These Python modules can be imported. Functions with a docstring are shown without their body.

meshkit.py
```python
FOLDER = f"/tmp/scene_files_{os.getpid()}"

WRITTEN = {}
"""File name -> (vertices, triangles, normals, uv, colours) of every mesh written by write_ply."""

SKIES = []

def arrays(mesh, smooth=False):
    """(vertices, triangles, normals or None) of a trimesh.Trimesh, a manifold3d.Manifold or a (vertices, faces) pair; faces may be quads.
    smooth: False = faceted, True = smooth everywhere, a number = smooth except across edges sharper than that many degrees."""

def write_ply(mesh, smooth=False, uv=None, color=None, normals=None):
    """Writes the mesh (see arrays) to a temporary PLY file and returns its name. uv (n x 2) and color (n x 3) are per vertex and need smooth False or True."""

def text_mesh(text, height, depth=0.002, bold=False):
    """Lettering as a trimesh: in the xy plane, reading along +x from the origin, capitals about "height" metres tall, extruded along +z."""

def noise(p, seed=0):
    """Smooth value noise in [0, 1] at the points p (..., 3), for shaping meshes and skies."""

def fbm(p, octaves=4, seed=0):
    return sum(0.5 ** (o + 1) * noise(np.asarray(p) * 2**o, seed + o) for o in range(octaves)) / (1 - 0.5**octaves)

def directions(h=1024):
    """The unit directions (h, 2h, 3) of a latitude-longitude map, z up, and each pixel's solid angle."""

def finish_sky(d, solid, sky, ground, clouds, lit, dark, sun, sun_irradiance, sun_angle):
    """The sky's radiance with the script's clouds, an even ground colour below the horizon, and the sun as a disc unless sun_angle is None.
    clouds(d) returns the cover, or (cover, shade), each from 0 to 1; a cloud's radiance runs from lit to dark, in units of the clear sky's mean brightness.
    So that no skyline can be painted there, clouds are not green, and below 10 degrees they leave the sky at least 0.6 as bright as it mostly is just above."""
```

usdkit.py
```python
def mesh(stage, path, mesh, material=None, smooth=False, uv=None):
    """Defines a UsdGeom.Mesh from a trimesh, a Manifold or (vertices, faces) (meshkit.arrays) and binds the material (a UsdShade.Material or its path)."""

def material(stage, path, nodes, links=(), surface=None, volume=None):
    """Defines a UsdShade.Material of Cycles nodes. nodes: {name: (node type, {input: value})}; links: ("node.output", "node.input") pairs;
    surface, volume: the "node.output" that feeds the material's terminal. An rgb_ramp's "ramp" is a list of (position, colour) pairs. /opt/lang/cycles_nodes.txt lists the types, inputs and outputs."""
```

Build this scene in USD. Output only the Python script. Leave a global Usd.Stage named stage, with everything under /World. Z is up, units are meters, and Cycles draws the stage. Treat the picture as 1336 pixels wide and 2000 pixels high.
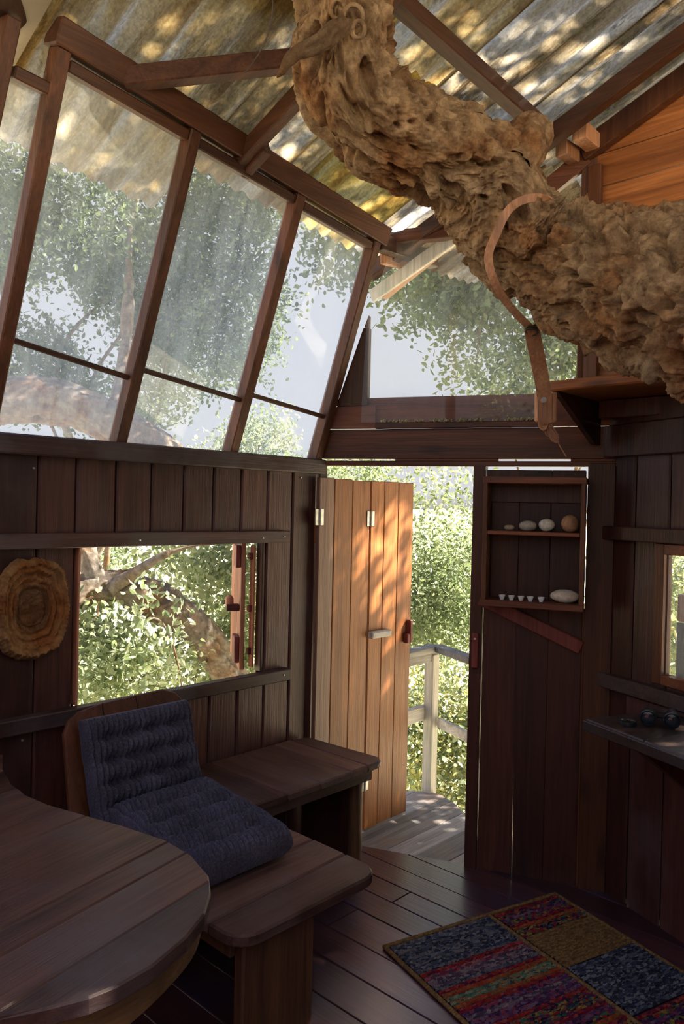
import math, random
import numpy as np
import trimesh
from scipy.spatial import ConvexHull
from scipy.interpolate import CubicSpline
from shapely.geometry import Polygon, box as sbox
from shapely import affinity
from pxr import Usd, UsdGeom, UsdLux, UsdShade, Sdf, Gf, Vt
import usdkit, meshkit

random.seed(7)
rng = np.random.default_rng(7)
stage = Usd.Stage.CreateInMemory()
UsdGeom.SetStageUpAxis(stage, 'Z')
UsdGeom.Xform.Define(stage, '/World')
UsdGeom.Scope.Define(stage, '/World/Looks')

# ------------------------------------------------------------------ camera, sky, sun, exposure
# World frame: x runs along the glazed wall (towards the far corner), -y into the room, z up, origin = the room's far corner at floor level.
EYE = np.array([-2.427, -2.452, 1.5])
CR, CU, CF = np.array([.687, -.7263, .023]), np.array([-.0097, .0223, .9997]), np.array([.7266, .687, -.008])
CF /= np.linalg.norm(CF); CR -= CF * (CR @ CF); CR /= np.linalg.norm(CR); CU = np.cross(CR, CF)
cam = UsdGeom.Camera.Define(stage, '/World/camera')
m = np.eye(4); m[0, :3] = CR; m[1, :3] = CU; m[2, :3] = -CF; m[3, :3] = EYE
cam.AddTransformOp().Set(Gf.Matrix4d(m.tolist()))
cam.CreateProjectionAttr('perspective')
cam.CreateHorizontalApertureAttr(22.0)
cam.CreateFocalLengthAttr(22.0 * 1500 / 1336)
cam.CreateFStopAttr(0.0)
cam.CreateClippingRangeAttr(Gf.Vec2f(.05, 500))
cam.CreateExposureAttr(0.0)

SKY, SUN = 1.0, 10.5
usdkit.material(stage, '/World/Looks/sky', {
    'tc': ('texture_coordinate', {}), 's': ('separate_xyz', {}),
    'r': ('rgb_ramp', {'ramp': [(0, (.50, .48, .45)), (.02, (.70, .71, .74)), (.45, (.64, .68, .78)), (.6, (.52, .60, .86)), (.75, (.36, .47, .95)), (1, (.28, .40, .95))]}),
    'b': ('background_shader', {'strength': SKY})},
    [('tc.generated', 's.vector'), ('s.z', 'r.fac'), ('r.color', 'b.color')], surface='b.background')
dome = UsdLux.DomeLight.Define(stage, '/World/sky_light')
dome.CreateIntensityAttr(1.0)
UsdShade.MaterialBindingAPI.Apply(dome.GetPrim()).Bind(UsdShade.Material.Get(stage, '/World/Looks/sky'))
SUN_AZ, SUN_EL = math.radians(-37), math.radians(42)
SD = np.array([math.cos(SUN_AZ) * math.cos(SUN_EL), math.sin(SUN_AZ) * math.cos(SUN_EL), math.sin(SUN_EL)])
sun = UsdLux.DistantLight.Define(stage, '/World/sun_light')
sun.CreateIntensityAttr(SUN); sun.CreateAngleAttr(.53); sun.CreateNormalizeAttr(True); sun.CreateColorAttr(Gf.Vec3f(1, .89, .74))
zax = SD; xax = np.cross([0, 0, 1], zax); xax /= np.linalg.norm(xax); yax = np.cross(zax, xax)
m = np.eye(4); m[0, :3] = xax; m[1, :3] = yax; m[2, :3] = zax
sun.AddTransformOp().Set(Gf.Matrix4d(m.tolist()))

def at(px, py, d):
    """A point at depth d in front of the photographer (used to lay out the limb and the trees)."""
    return EYE + d * (CF + CR * (px - 668) / 1500 - CU * (py - 1000) / 1500)

# ------------------------------------------------------------------ helpers
taken, base = {}, {}
def fresh(path):
    n = taken.get(path, 0); taken[path] = n + 1
    return path if n == 0 else '%s_%03d' % (path, n)
def tag(p, label=None, cat=None, group=None, kind=None):
    for k, v in (('label', label), ('category', cat), ('group', group), ('kind', kind)):
        if v: p.SetCustomDataByKey(k, v)
def thing(name, loc=(0, 0, 0), label=None, cat=None, group=None, kind=None):
    path = fresh('/World/' + name)
    x = UsdGeom.Xform.Define(stage, path); x.AddTranslateOp().Set(Gf.Vec3d(*map(float, loc)))
    base[path] = np.array(loc, float); tag(x.GetPrim(), label, cat, group, kind)
    return path
def arr(mesh):
    if isinstance(mesh, trimesh.Trimesh): return np.array(mesh.vertices), np.array(mesh.faces)
    v, f = mesh; v = np.asarray(v, float); f = np.asarray(f, int)
    if f.shape[1] == 4: f = np.vstack([f[:, [0, 1, 2]], f[:, [0, 2, 3]]])
    return v, f
def root_of(p):
    while p not in base: p = p.rsplit('/', 1)[0]
    return base[p]
def obj(name, mesh, mat, parent=None, label=None, smooth=False, kind=None, cat=None, group=None):
    path = fresh((parent or '/World') + '/' + name)
    v, f = arr(mesh)
    if parent: v = v - root_of(parent)
    usdkit.mesh(stage, path, (v, f), mat, smooth=smooth)
    tag(stage.GetPrimAtPath(path), label, cat, group, kind)
    return path
def join(ms):
    vs, fs, n = [], [], 0
    for mm in ms:
        v, f = arr(mm); vs.append(v); fs.append(f + n); n += len(v)
    return np.vstack(vs), np.vstack(fs)
def hull(pts):
    pts = np.asarray(pts, float); h = ConvexHull(pts)
    used = np.unique(h.simplices); idx = -np.ones(len(pts), int); idx[used] = np.arange(len(used))
    v = pts[used]; f = idx[h.simplices]; c = v.mean(0)
    n = np.cross(v[f[:, 1]] - v[f[:, 0]], v[f[:, 2]] - v[f[:, 0]])
    flip = ((v[f].mean(1) - c) * n).sum(1) < 0
    f[flip] = f[flip][:, ::-1]
    return v, f
_S = [(a, b, c) for a in (-1, 1) for b in (-1, 1) for c in (-1, 1)]
def obox(c, ax, half, bev=.003):
    """Bevelled box about c; rows of ax are its axes."""
    ax = np.asarray(ax, float); half = np.asarray(half, float); b = min(bev, half.min() * .45)
    pts = []
    for s in _S:
        s = np.array(s)
        for k in range(3):
            q = half - b; q = q.copy(); q[k] = half[k]; pts.append(s * q)
    return hull(np.asarray(c) + np.array(pts) @ ax)
def bx(x0, x1, y0, y1, z0, z1, bev=.003):
    return obox([(x0 + x1) / 2, (y0 + y1) / 2, (z0 + z1) / 2], np.eye(3), [abs(x1 - x0) / 2, abs(y1 - y0) / 2, abs(z1 - z0) / 2], bev)
def beam(p0, p1, w, h, up=(0, 0, 1), bev=.004):
    p0, p1 = np.asarray(p0, float), np.asarray(p1, float); a = p1 - p0; l = np.linalg.norm(a); a /= l
    s = np.cross(up, a); s /= np.linalg.norm(s); u = np.cross(a, s)
    return obox((p0 + p1) / 2, [a, s, u], [l / 2, w / 2, h / 2], bev)
def tube(pts, r, n=8, flat=None):
    """Swept tube; r scalar or list; flat=(direction, ratio) squashes the section along that direction."""
    pts = np.asarray(pts, float); k = len(pts); r = np.broadcast_to(r, k)
    t = np.gradient(pts, axis=0); t /= np.linalg.norm(t, axis=1, keepdims=True)
    ref = np.array([0, 0, 1.]) if abs(t[0][2]) < .9 else np.array([1., 0, 0])
    vs = []; s = np.cross(ref, t[0]); s /= np.linalg.norm(s)
    for i in range(k):
        s = s - t[i] * (s @ t[i]); s /= np.linalg.norm(s); u = np.cross(t[i], s)
        a = np.linspace(0, 2 * np.pi, n, endpoint=False)
        ring = r[i] * (np.cos(a)[:, None] * s + np.sin(a)[:, None] * u)
        if flat is not None:
            d = np.asarray(flat[0], float); d = d / np.linalg.norm(d)
            ring -= np.outer(ring @ d, d) * (1 - flat[1])
        vs.append(pts[i] + ring)
    v = np.vstack(vs + [pts[:1], pts[-1:]]); f = []
    for i in range(k - 1):
        for j in range(n):
            a, b = i * n + j, i * n + (j + 1) % n
            f += [(a, b, b + n), (a, b + n, a + n)]
    c0, c1 = k * n, k * n + 1
    for j in range(n):
        f += [(c0, (j + 1) % n, j), (c1, (k - 1) * n + j, (k - 1) * n + (j + 1) % n)]
    return v, np.array(f)
def lathe(prof, c=(0, 0, 0), n=20):
    prof = np.asarray(prof, float); a = np.linspace(0, 2 * np.pi, n, endpoint=False)
    v = np.array([[r * math.cos(t), r * math.sin(t), z] for r, z in prof for t in a]) + np.asarray(c)
    f = []
    for i in range(len(prof) - 1):
        for j in range(n):
            p, q = i * n + j, i * n + (j + 1) % n
            f += [(p, q, q + n), (p, q + n, p + n)]
    return v, np.array(f)
def plate(poly, z0, z1, bev=.004):
    """A flat board of any outline with eased top and bottom edges."""
    p = np.asarray(poly.exterior.coords)[:-1] if hasattr(poly, 'exterior') else np.asarray(poly, float)
    keep = np.linalg.norm(p - np.roll(p, 1, 0), axis=1) > 1e-6; p = p[keep]
    area = .5 * np.sum(p[:, 0] * np.roll(p[:, 1], -1) - np.roll(p[:, 0], -1) * p[:, 1])
    if area < 0: p = p[::-1]
    e = np.roll(p, -1, 0) - p; e /= np.linalg.norm(e, axis=1, keepdims=True)
    nrm = np.stack([e[:, 1], -e[:, 0]], 1); b = nrm + np.roll(nrm, 1, 0); b /= np.maximum(np.linalg.norm(b, axis=1, keepdims=True), .3)
    q = p - b * bev; n = len(p)
    rings = [(q, z0), (p, z0 + bev), (p, z1 - bev), (q, z1)]
    v = np.vstack([np.column_stack([r, np.full(n, z)]) for r, z in rings]); f = []
    for k in range(3):
        for j in range(n):
            a, c = k * n + j, k * n + (j + 1) % n
            f += [(a, c, c + n), (a, c + n, a + n)]
    tri = earcut(q)
    f += [tuple(t + 3 * n) for t in tri] + [tuple(t[::-1]) for t in tri]
    return v, np.array(f)
def earcut(q):
    q = np.asarray(q, float); idx = list(range(len(q))); out = []
    def cr(a, b, c): return (b[0] - a[0]) * (c[1] - a[1]) - (b[1] - a[1]) * (c[0] - a[0])
    guard = 0
    while len(idx) > 3 and guard < 20000:
        best = None
        for k in range(len(idx)):
            guard += 1
            i, j, l = idx[k - 1], idx[k], idx[(k + 1) % len(idx)]
            if cr(q[i], q[j], q[l]) <= 1e-12: continue
            if any(cr(q[i], q[j], q[t]) >= -1e-12 and cr(q[j], q[l], q[t]) >= -1e-12 and cr(q[l], q[i], q[t]) >= -1e-12 for t in idx if t not in (i, j, l)): continue
            d = np.linalg.norm(q[i] - q[l])
            if best is None or d < best[0]: best = (d, k)
            if len(idx) > 60: break
        if best is None: break
        k = best[1]; out.append((idx[k - 1], idx[k], idx[(k + 1) % len(idx)])); idx.pop(k)
    if len(idx) == 3: out.append(tuple(idx))
    return np.array(out, int)

def bark_tube(pts, radii, nu, nv, amp, fz=9.0, seed=0, knobs=(), spine=True):
    pts = np.asarray(pts, float); k = np.linspace(0, 1, len(pts)); tt = np.linspace(0, 1, nu)
    c = CubicSpline(k, pts)(tt); r = CubicSpline(k, radii)(tt)
    t = np.gradient(c, axis=0); ln = np.cumsum(np.r_[0, np.linalg.norm(np.diff(c, axis=0), axis=1)]); t /= np.linalg.norm(t, axis=1, keepdims=True)
    s = np.cross([0.3, .2, 1.], t[0]); s /= np.linalg.norm(s); S, U = [], []
    for i in range(nu):
        s = s - t[i] * (s @ t[i]); s /= np.linalg.norm(s); S.append(s); U.append(np.cross(t[i], s))
    S, U = np.array(S), np.array(U); a = np.linspace(0, 2 * np.pi, nv, endpoint=False)
    d = np.cos(a)[None, :, None] * S[:, None] + np.sin(a)[None, :, None] * U[:, None]
    P = c[:, None] + r[:, None, None] * d
    # furrows run along the limb: stretch the noise along its length
    q = np.stack([np.cos(a)[None] * r[:, None] * 1.0, np.sin(a)[None] * r[:, None] * 1.0, np.broadcast_to(ln[:, None] * .42, (nu, nv))], -1)
    w = np.stack([meshkit.fbm(q * 7 + 11, 2, seed + 3), meshkit.fbm(q * 7 + 47, 2, seed + 4), meshkit.fbm(q * 7 + 83, 2, seed + 5)], -1) - .5
    qq = q + .10 * w
    def ridged(x, oc, sd): return sum(.5 ** o * (1 - np.abs(2 * meshkit.noise(x * 2.0 ** o, sd + o) - 1)) for o in range(oc)) / (2 - .5 ** (oc - 1))
    big = meshkit.fbm(q * 4.5, 2, seed + 9) - .5
    rid = ridged(qq * fz * 1.6, 4, seed)
    cell = meshkit.fbm(qq * fz * 3.2 + 5, 3, seed + 20) - .5
    pit = meshkit.fbm(qq * fz * 1.15 + 31, 3, seed + 40); pit = np.clip((pit - .505) / .07, 0, 1)
    lip = np.clip((meshkit.fbm(qq * fz * .8 + 71, 3, seed + 50) - .5) / .05, -1, 1)
    h = 1.1 * big + 1.2 * (np.minimum(rid, .80) - .62) + 1.0 * cell - 1.25 * pit + .30 * lip
    fine = meshkit.noise(qq * fz * 14, seed + 31) - .5
    P = P + (amp * (h + .32 * fine))[..., None] * d
    for (i0, j0, hh, sg) in knobs:
        di = (np.arange(nu) - i0 * nu)[:, None] / (sg * nu); dj = (np.arange(nv)[None] - j0 * nv + nv / 2) % nv - nv / 2; dj = dj / (sg * nv * 1.0)
        P = P + (hh * np.exp(-di ** 2 - dj ** 2))[..., None] * d
    v = P.reshape(-1, 3); i, j = np.meshgrid(np.arange(nu - 1), np.arange(nv), indexing='ij'); i, j = i.ravel(), j.ravel(); j2 = (j + 1) % nv
    f = np.stack([i * nv + j, i * nv + j2, (i + 1) * nv + j2, (i + 1) * nv + j], 1)
    return v, f[:, ::-1]
# door wall (t along it, o into the room) and right wall (r along it, o into the room)
DD = np.array([math.cos(math.radians(66)), -math.sin(math.radians(66)), 0]); ND = np.array([DD[1], -DD[0], 0])
C2 = DD * 1.2503
RR = np.array([math.cos(math.radians(112.6)), -math.sin(math.radians(112.6)), 0]); NR = np.array([RR[1], -RR[0], 0])
Z = np.array([0, 0, 1.])
def dbox(t0, t1, o0, o1, z0, z1, bev=.003):
    return obox(DD * (t0 + t1) / 2 + ND * (o0 + o1) / 2 + Z * (z0 + z1) / 2, [DD, ND, Z], [abs(t1 - t0) / 2, abs(o1 - o0) / 2, abs(z1 - z0) / 2], bev)
def rbox(t0, t1, o0, o1, z0, z1, bev=.003):
    return obox(C2 + RR * (t0 + t1) / 2 + NR * (o0 + o1) / 2 + Z * (z0 + z1) / 2, [RR, NR, Z], [abs(t1 - t0) / 2, abs(o1 - o0) / 2, abs(z1 - z0) / 2], bev)
def dp(t, o, z): return DD * t + ND * o + Z * z
def rp(t, o, z): return C2 + RR * t + NR * o + Z * z

# ------------------------------------------------------------------ materials
def wood(name, dark, light, axis='z', rot=0.0, rough=.5, spec=.4, coat=0., wear_or_sheen=None, along=1.3, across=16., bump=.35, vary=.45, tint=(1, 1, 1)):
    """Sawn timber: grain runs along axis (after turning by rot about z); every board has its own offset and tone."""
    sc = {'x': (along, across, across), 'y': (across, along, across), 'z': (across, across, along)}[axis]
    fn = {'x': (4, 110, 110), 'y': (110, 4, 110), 'z': (110, 110, 4)}[axis]
    kn = {'x': (2.2, 6, 6), 'y': (6, 2.2, 6), 'z': (6, 6, 2.2)}[axis]
    mid = tuple((a + b) / 2 for a, b in zip(dark, light))
    n = {'g': ('geometry', {}), 'o': ('object_info', {}), 'vr': ('vector_rotate', {'rotate_type': 'z_axis', 'angle': -rot}),
         'om': ('math', {'math_type': 'multiply', 'value2': 37.0}), 'cx': ('combine_xyz', {}), 'ad': ('vector_math', {'math_type': 'add'}),
         'm1': ('mapping', {'scale': sc}), 'm2': ('mapping', {'scale': fn}), 'm3': ('mapping', {'scale': kn}),
         'n1': ('noise_texture', {'scale': 1., 'detail': 6., 'roughness': .62, 'distortion': .9}),
         'n2': ('noise_texture', {'scale': 1., 'detail': 3., 'roughness': .6}),
         'vk': ('voronoi_texture', {'scale': 1.}),
         'kr': ('map_range', {'from_min': .05, 'from_max': .17, 'to_min': .75, 'to_max': 0., 'clamp': True}),
         'n3': ('noise_texture', {'scale': 3.2, 'detail': 4., 'roughness': .6}),
         'r1': ('rgb_ramp', {'ramp': [(.26, dark), (.5, mid), (.74, light)]}),
         'fr': ('map_range', {'from_min': .3, 'from_max': .7, 'to_min': .72, 'to_max': 1.2}),
         'vr2': ('map_range', {'from_min': 0., 'from_max': 1., 'to_min': 1 - vary, 'to_max': 1 + vary}),
         'mm': ('math', {'math_type': 'multiply'}), 'x1': ('mix', {'mix_type': 'multiply', 'fac': 1.}), 'cc': ('combine_color', {}),
         'x2': ('mix', {'mix_type': 'mix', 'color2': tuple(c * .35 for c in dark)}),
         'bp': ('bump', {'strength': bump, 'distance': .004}),
         'p': ('principled_bsdf', {'roughness': rough, 'specular_ior_level': spec, 'coat_weight': coat, 'coat_roughness': .2, 'specular_tint': tint, 'coat_tint': (1, 1, 1)})}
    l = [('g.position', 'vr.vector'), ('o.random', 'om.value1'), ('om.value', 'cx.x'), ('om.value', 'cx.y'), ('om.value', 'cx.z'), ('vr.vector', 'ad.vector1'), ('cx.vector', 'ad.vector2'),
         ('ad.vector', 'm1.vector'), ('ad.vector', 'm2.vector'), ('ad.vector', 'm3.vector'), ('m1.vector', 'n1.vector'), ('m2.vector', 'n2.vector'), ('m3.vector', 'vk.vector'), ('ad.vector', 'n3.vector'),
         ('n1.fac', 'r1.fac'), ('n2.fac', 'fr.value'), ('o.random', 'vr2.value'), ('fr.result', 'mm.value1'), ('vr2.result', 'mm.value2'),
         ('mm.value', 'cc.r'), ('mm.value', 'cc.g'), ('mm.value', 'cc.b'), ('r1.color', 'x1.color1'), ('cc.color', 'x1.color2'), ('vk.distance', 'kr.value'), ('kr.result', 'x2.fac'), ('x1.color', 'x2.color1'),
         ('n2.fac', 'bp.height'), ('bp.normal', 'p.normal')]
    last = 'x2.color'
    if wear_or_sheen:
        n['wr'] = ('map_range', {'from_min': .47, 'from_max': .66, 'to_min': 0., 'to_max': wear_or_sheen[1], 'clamp': True}); n['x3'] = ('mix', {'mix_type': 'mix', 'color2': wear_or_sheen[0]})
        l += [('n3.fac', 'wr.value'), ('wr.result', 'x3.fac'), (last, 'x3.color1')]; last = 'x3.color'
    l.append((last, 'p.base_color'))
    return usdkit.material(stage, '/World/Looks/' + name, n, l, surface='p.BSDF')
def plain(name, col, rough=.5, metallic=0., spec=.5, noise=.25, scale=40., bump=.0, **kw):
    n = {'g': ('geometry', {}), 'n': ('noise_texture', {'scale': scale, 'detail': 4.}), 'r': ('rgb_ramp', {'ramp': [(.3, tuple(c * (1 - noise) for c in col)), (.7, tuple(min(1, c * (1 + noise)) for c in col))]}),
         'b': ('bump', {'strength': bump, 'distance': .003}), 'p': ('principled_bsdf', {'roughness': rough, 'metallic': metallic, 'specular_ior_level': spec, **kw})}
    l = [('g.position', 'n.vector'), ('n.fac', 'r.fac'), ('r.color', 'p.base_color'), ('n.fac', 'b.height')]
    if bump: l.append(('b.normal', 'p.normal'))
    return usdkit.material(stage, '/World/Looks/' + name, n, l, surface='p.BSDF')

RD = -math.radians(66)
RL = -math.radians(112.6)
w_wall = wood('wall_board_wood', (.038, .012, .009), (.118, .041, .029), 'z', rough=.42, spec=.45, wear_or_sheen=((.10, .065, .07), .45))
w_dark = wood('dark_board_wood', (.020, .006, .0045), (.070, .022, .013), 'z', rough=.45)
w_darkp = wood('post_wood', (.045, .014, .006), (.135, .046, .018), 'z', rough=.45)
w_railx = wood('rail_wood', (.034, .014, .012), (.105, .048, .040), 'x', rough=.42, wear_or_sheen=((.12, .11, .12), .5))
w_raild = wood('door_wall_wood', (.055, .016, .008), (.205, .064, .027), 'x', rot=RD, rough=.42)
w_frame = wood('frame_wood', (.045, .014, .006), (.155, .052, .021), 'z', rough=.5)
w_framex = wood('frame_wood_long', (.034, .011, .006), (.115, .042, .018), 'x', rough=.5)
w_framey = wood('rafter_wood', (.034, .011, .006), (.115, .042, .018), 'y', rough=.5)
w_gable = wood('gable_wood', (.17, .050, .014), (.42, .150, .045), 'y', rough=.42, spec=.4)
w_leaf = wood('door_leaf_wood', (.20, .064, .018), (.42, .168, .050), 'z', rough=.45, along=1.0, vary=.2)
w_leafd = wood('door_leaf_grey_wood', (.14, .075, .05), (.34, .19, .13), 'z', rough=.42, vary=.15)
w_bench = wood('bench_wood', (.058, .026, .020), (.170, .086, .062), 'y', rough=.5, wear_or_sheen=((.14, .10, .09), .5))
w_seat = wood('seat_wood', (.066, .031, .024), (.195, .100, .074), 'x', rough=.5, wear_or_sheen=((.16, .115, .105), .5))
w_table = wood('table_wood', (.045, .022, .017), (.150, .074, .052), 'x', rot=math.radians(13), rough=.42, spec=.45, wear_or_sheen=((.11, .085, .09), .6))
w_ply = wood('apron_wood', (.16, .085, .03), (.34, .19, .075), 'x', rough=.6)
w_leg = wood('leg_wood', (.05, .022, .011), (.14, .066, .030), 'z', rough=.6)
w_floor = wood('floor_wood', (.026, .009, .012), (.085, .030, .034), 'y', rough=.34, spec=.9, coat=.35, wear_or_sheen=((.05, .038, .085), .6), tint=(.78, .72, 1))  # blue-violet patches and specular tint paint in a reflected sky sheen
w_deck = wood('deck_wood', (.22, .20, .19), (.46, .44, .43), 'x', rough=.7, wear_or_sheen=((.42, .26, .18), .5))
w_gray = wood('railing_wood', (.28, .26, .22), (.52, .49, .44), 'z', rough=.7, wear_or_sheen=((.20, .30, .25), .5))
w_grayx = wood('rail_bar_wood', (.30, .28, .25), (.56, .54, .50), 'x', rough=.7, wear_or_sheen=((.30, .34, .32), .4))
w_red = wood('red_painted_wood', (.10, .018, .014), (.19, .045, .034), 'z', rough=.5)
w_shut = wood('shutter_wood', (.26, .09, .045), (.46, .20, .12), 'z', rough=.55)
w_blackx = wood('dark_shelf_wood', (.022, .014, .012), (.060, .036, .028), 'x', rough=.35, spec=.5, wear_or_sheen=((.07, .06, .07), .4))
w_strap = wood('lath_wood', (.30, .125, .06), (.60, .31, .17), 'z', rough=.5)
w_back = wood('chair_back_wood', (.075, .023, .010), (.19, .065, .026), 'z', rough=.45)
metal = plain('galvanised_steel', (.55, .55, .52), rough=.35, metallic=.9)
screw = plain('screw_steel', (.6, .6, .62), rough=.3, metallic=.8)
latchm = plain('grey_latch', (.45, .43, .41), rough=.5)
moss = plain('mossy_dirt', (.30, .27, .16), rough=.95, noise=.7, scale=120, bump=.6)
stone_m = [plain('pebble_%s' % n, c, rough=.75, noise=.2, scale=90, bump=.1) for n, c in (('tan', (.42, .33, .22)), ('grey', (.40, .36, .30)), ('white', (.62, .57, .48)), ('ochre', (.36, .19, .10)), ('pale', (.55, .48, .40)))]
ceram = plain('white_ceramic', (.72, .72, .74), rough=.3, noise=.04)
black = plain('black_plastic', (.012, .012, .014), rough=.3)
lensm = plain('lens_glass', (.012, .015, .02), rough=.08, spec=.6, noise=.05)
wirem = plain('cable_rubber', (.05, .035, .025), rough=.6)

def pane_mat(name, haze, tint=(1, 1, 1), streak=True):
    n = {'lw': ('layer_weight', {'blend': .5}), 'pw': ('math', {'math_type': 'power', 'value2': 5.}), 'f': ('math', {'math_type': 'multiply_add', 'value2': .5, 'value3': .02}), 't': ('transparent_bsdf', {'color': tint}), 'gl': ('glossy_bsdf', {'color': (1, 1, 1), 'roughness': .02}),
         'g': ('geometry', {}), 'mp': ('mapping', {'scale': (9, 2.2, 1.6)}), 'n': ('noise_texture', {'scale': 1.5, 'detail': 6., 'roughness': .7}), 'mr': ('map_range', {'from_min': .35, 'from_max': .75, 'to_min': haze * .55, 'to_max': haze * 1.9, 'clamp': True}),
         'd': ('translucent_bsdf', {'color': (.66, .76, .90)}), 'm1': ('mix_closure', {}), 'm2': ('mix_closure', {})}
    l = [('g.position', 'mp.vector'), ('mp.vector', 'n.vector'), ('n.fac', 'mr.value'), ('mr.result', 'm1.fac'), ('t.BSDF', 'm1.closure1'), ('d.BSDF', 'm1.closure2'), ('lw.facing', 'pw.value1'), ('pw.value', 'f.value1'), ('f.value', 'm2.fac'), ('m1.closure', 'm2.closure1'), ('gl.BSDF', 'm2.closure2')]
    return usdkit.material(stage, '/World/Looks/' + name, n, l, surface='m2.closure')
glass_hazy = pane_mat('hazy_glass', .095)
glass_clear = pane_mat('clear_glass', .035)

def roof_mat(name, c0, c1, c2, opacity=.25, spots=.55, clear=.0):
    """Weathered translucent fibreglass: streaks along the slope (y), mould spots, worn clear patches."""
    n = {'g': ('geometry', {}), 'o': ('object_info', {}), 'om': ('math', {'math_type': 'multiply', 'value2': 19.}), 'cx': ('combine_xyz', {}), 'ad': ('vector_math', {'math_type': 'add'}),
         'm1': ('mapping', {'scale': (9, .9, 1)}), 'm2': ('mapping', {'scale': (15, 3.2, 1)}), 'm3': ('mapping', {'scale': (3.2, 1.3, 1)}), 'm4': ('mapping', {'scale': (120, 70, 1)}),
         'n1': ('noise_texture', {'scale': 1., 'detail': 5., 'roughness': .6, 'distortion': .4}), 'n2': ('noise_texture', {'scale': 1., 'detail': 6., 'roughness': .75}), 'n3': ('noise_texture', {'scale': 1., 'detail': 3.}), 'n4': ('noise_texture', {'scale': 1., 'detail': 3., 'roughness': .7}),
         'r1': ('rgb_ramp', {'ramp': [(.36, c0), (.5, c1), (.62, c2)]}),
         's1': ('math', {'math_type': 'multiply'}), 'sr': ('map_range', {'from_min': .262, 'from_max': .312, 'to_min': 0., 'to_max': spots, 'clamp': True}), 'x1': ('mix', {'color2': (.10, .062, .026)}),
         'sp': ('map_range', {'from_min': .35, 'from_max': .70, 'to_min': .72, 'to_max': 1.25, 'clamp': True}), 'cc': ('combine_color', {}), 'x2': ('mix', {'mix_type': 'multiply', 'fac': 1.}),
         'd': ('diffuse_bsdf', {}), 't': ('translucent_bsdf', {}), 'tr': ('transparent_bsdf', {'color': (.9, .9, .88)}), 'mc': ('mix_closure', {'fac': 1 - opacity}), 'md': ('mix_closure', {}),
         'cr': ('map_range', {'from_min': .5, 'from_max': .75, 'to_min': 0., 'to_max': clear, 'clamp': True})}
    l = [('g.position', 'ad.vector1'), ('o.random', 'om.value1'), ('om.value', 'cx.x'), ('om.value', 'cx.y'), ('cx.vector', 'ad.vector2')]
    l += [('ad.vector', 'm%d.vector' % k) for k in (1, 2, 3, 4)] + [('m%d.vector' % k, 'n%d.vector' % k) for k in (1, 2, 3, 4)]
    l += [('n1.fac', 'r1.fac'), ('n2.fac', 's1.value1'), ('n3.fac', 's1.value2'), ('s1.value', 'sr.value'), ('sr.result', 'x1.fac'), ('r1.color', 'x1.color1'),
          ('n4.fac', 'sp.value'), ('sp.result', 'cc.r'), ('sp.result', 'cc.g'), ('sp.result', 'cc.b'), ('x1.color', 'x2.color1'), ('cc.color', 'x2.color2'),
          ('x2.color', 'd.color'), ('x2.color', 't.color'), ('d.BSDF', 'mc.closure1'), ('t.BSDF', 'mc.closure2'), ('n2.fac', 'cr.value'), ('cr.result', 'md.fac'), ('mc.closure', 'md.closure1'), ('tr.BSDF', 'md.closure2')]
    return usdkit.material(stage, '/World/Looks/' + name, n, l, surface='md.closure')
roof_cream = roof_mat('fibreglass_cream', (.20, .10, .025), (.46, .34, .15), (.60, .54, .40))
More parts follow.
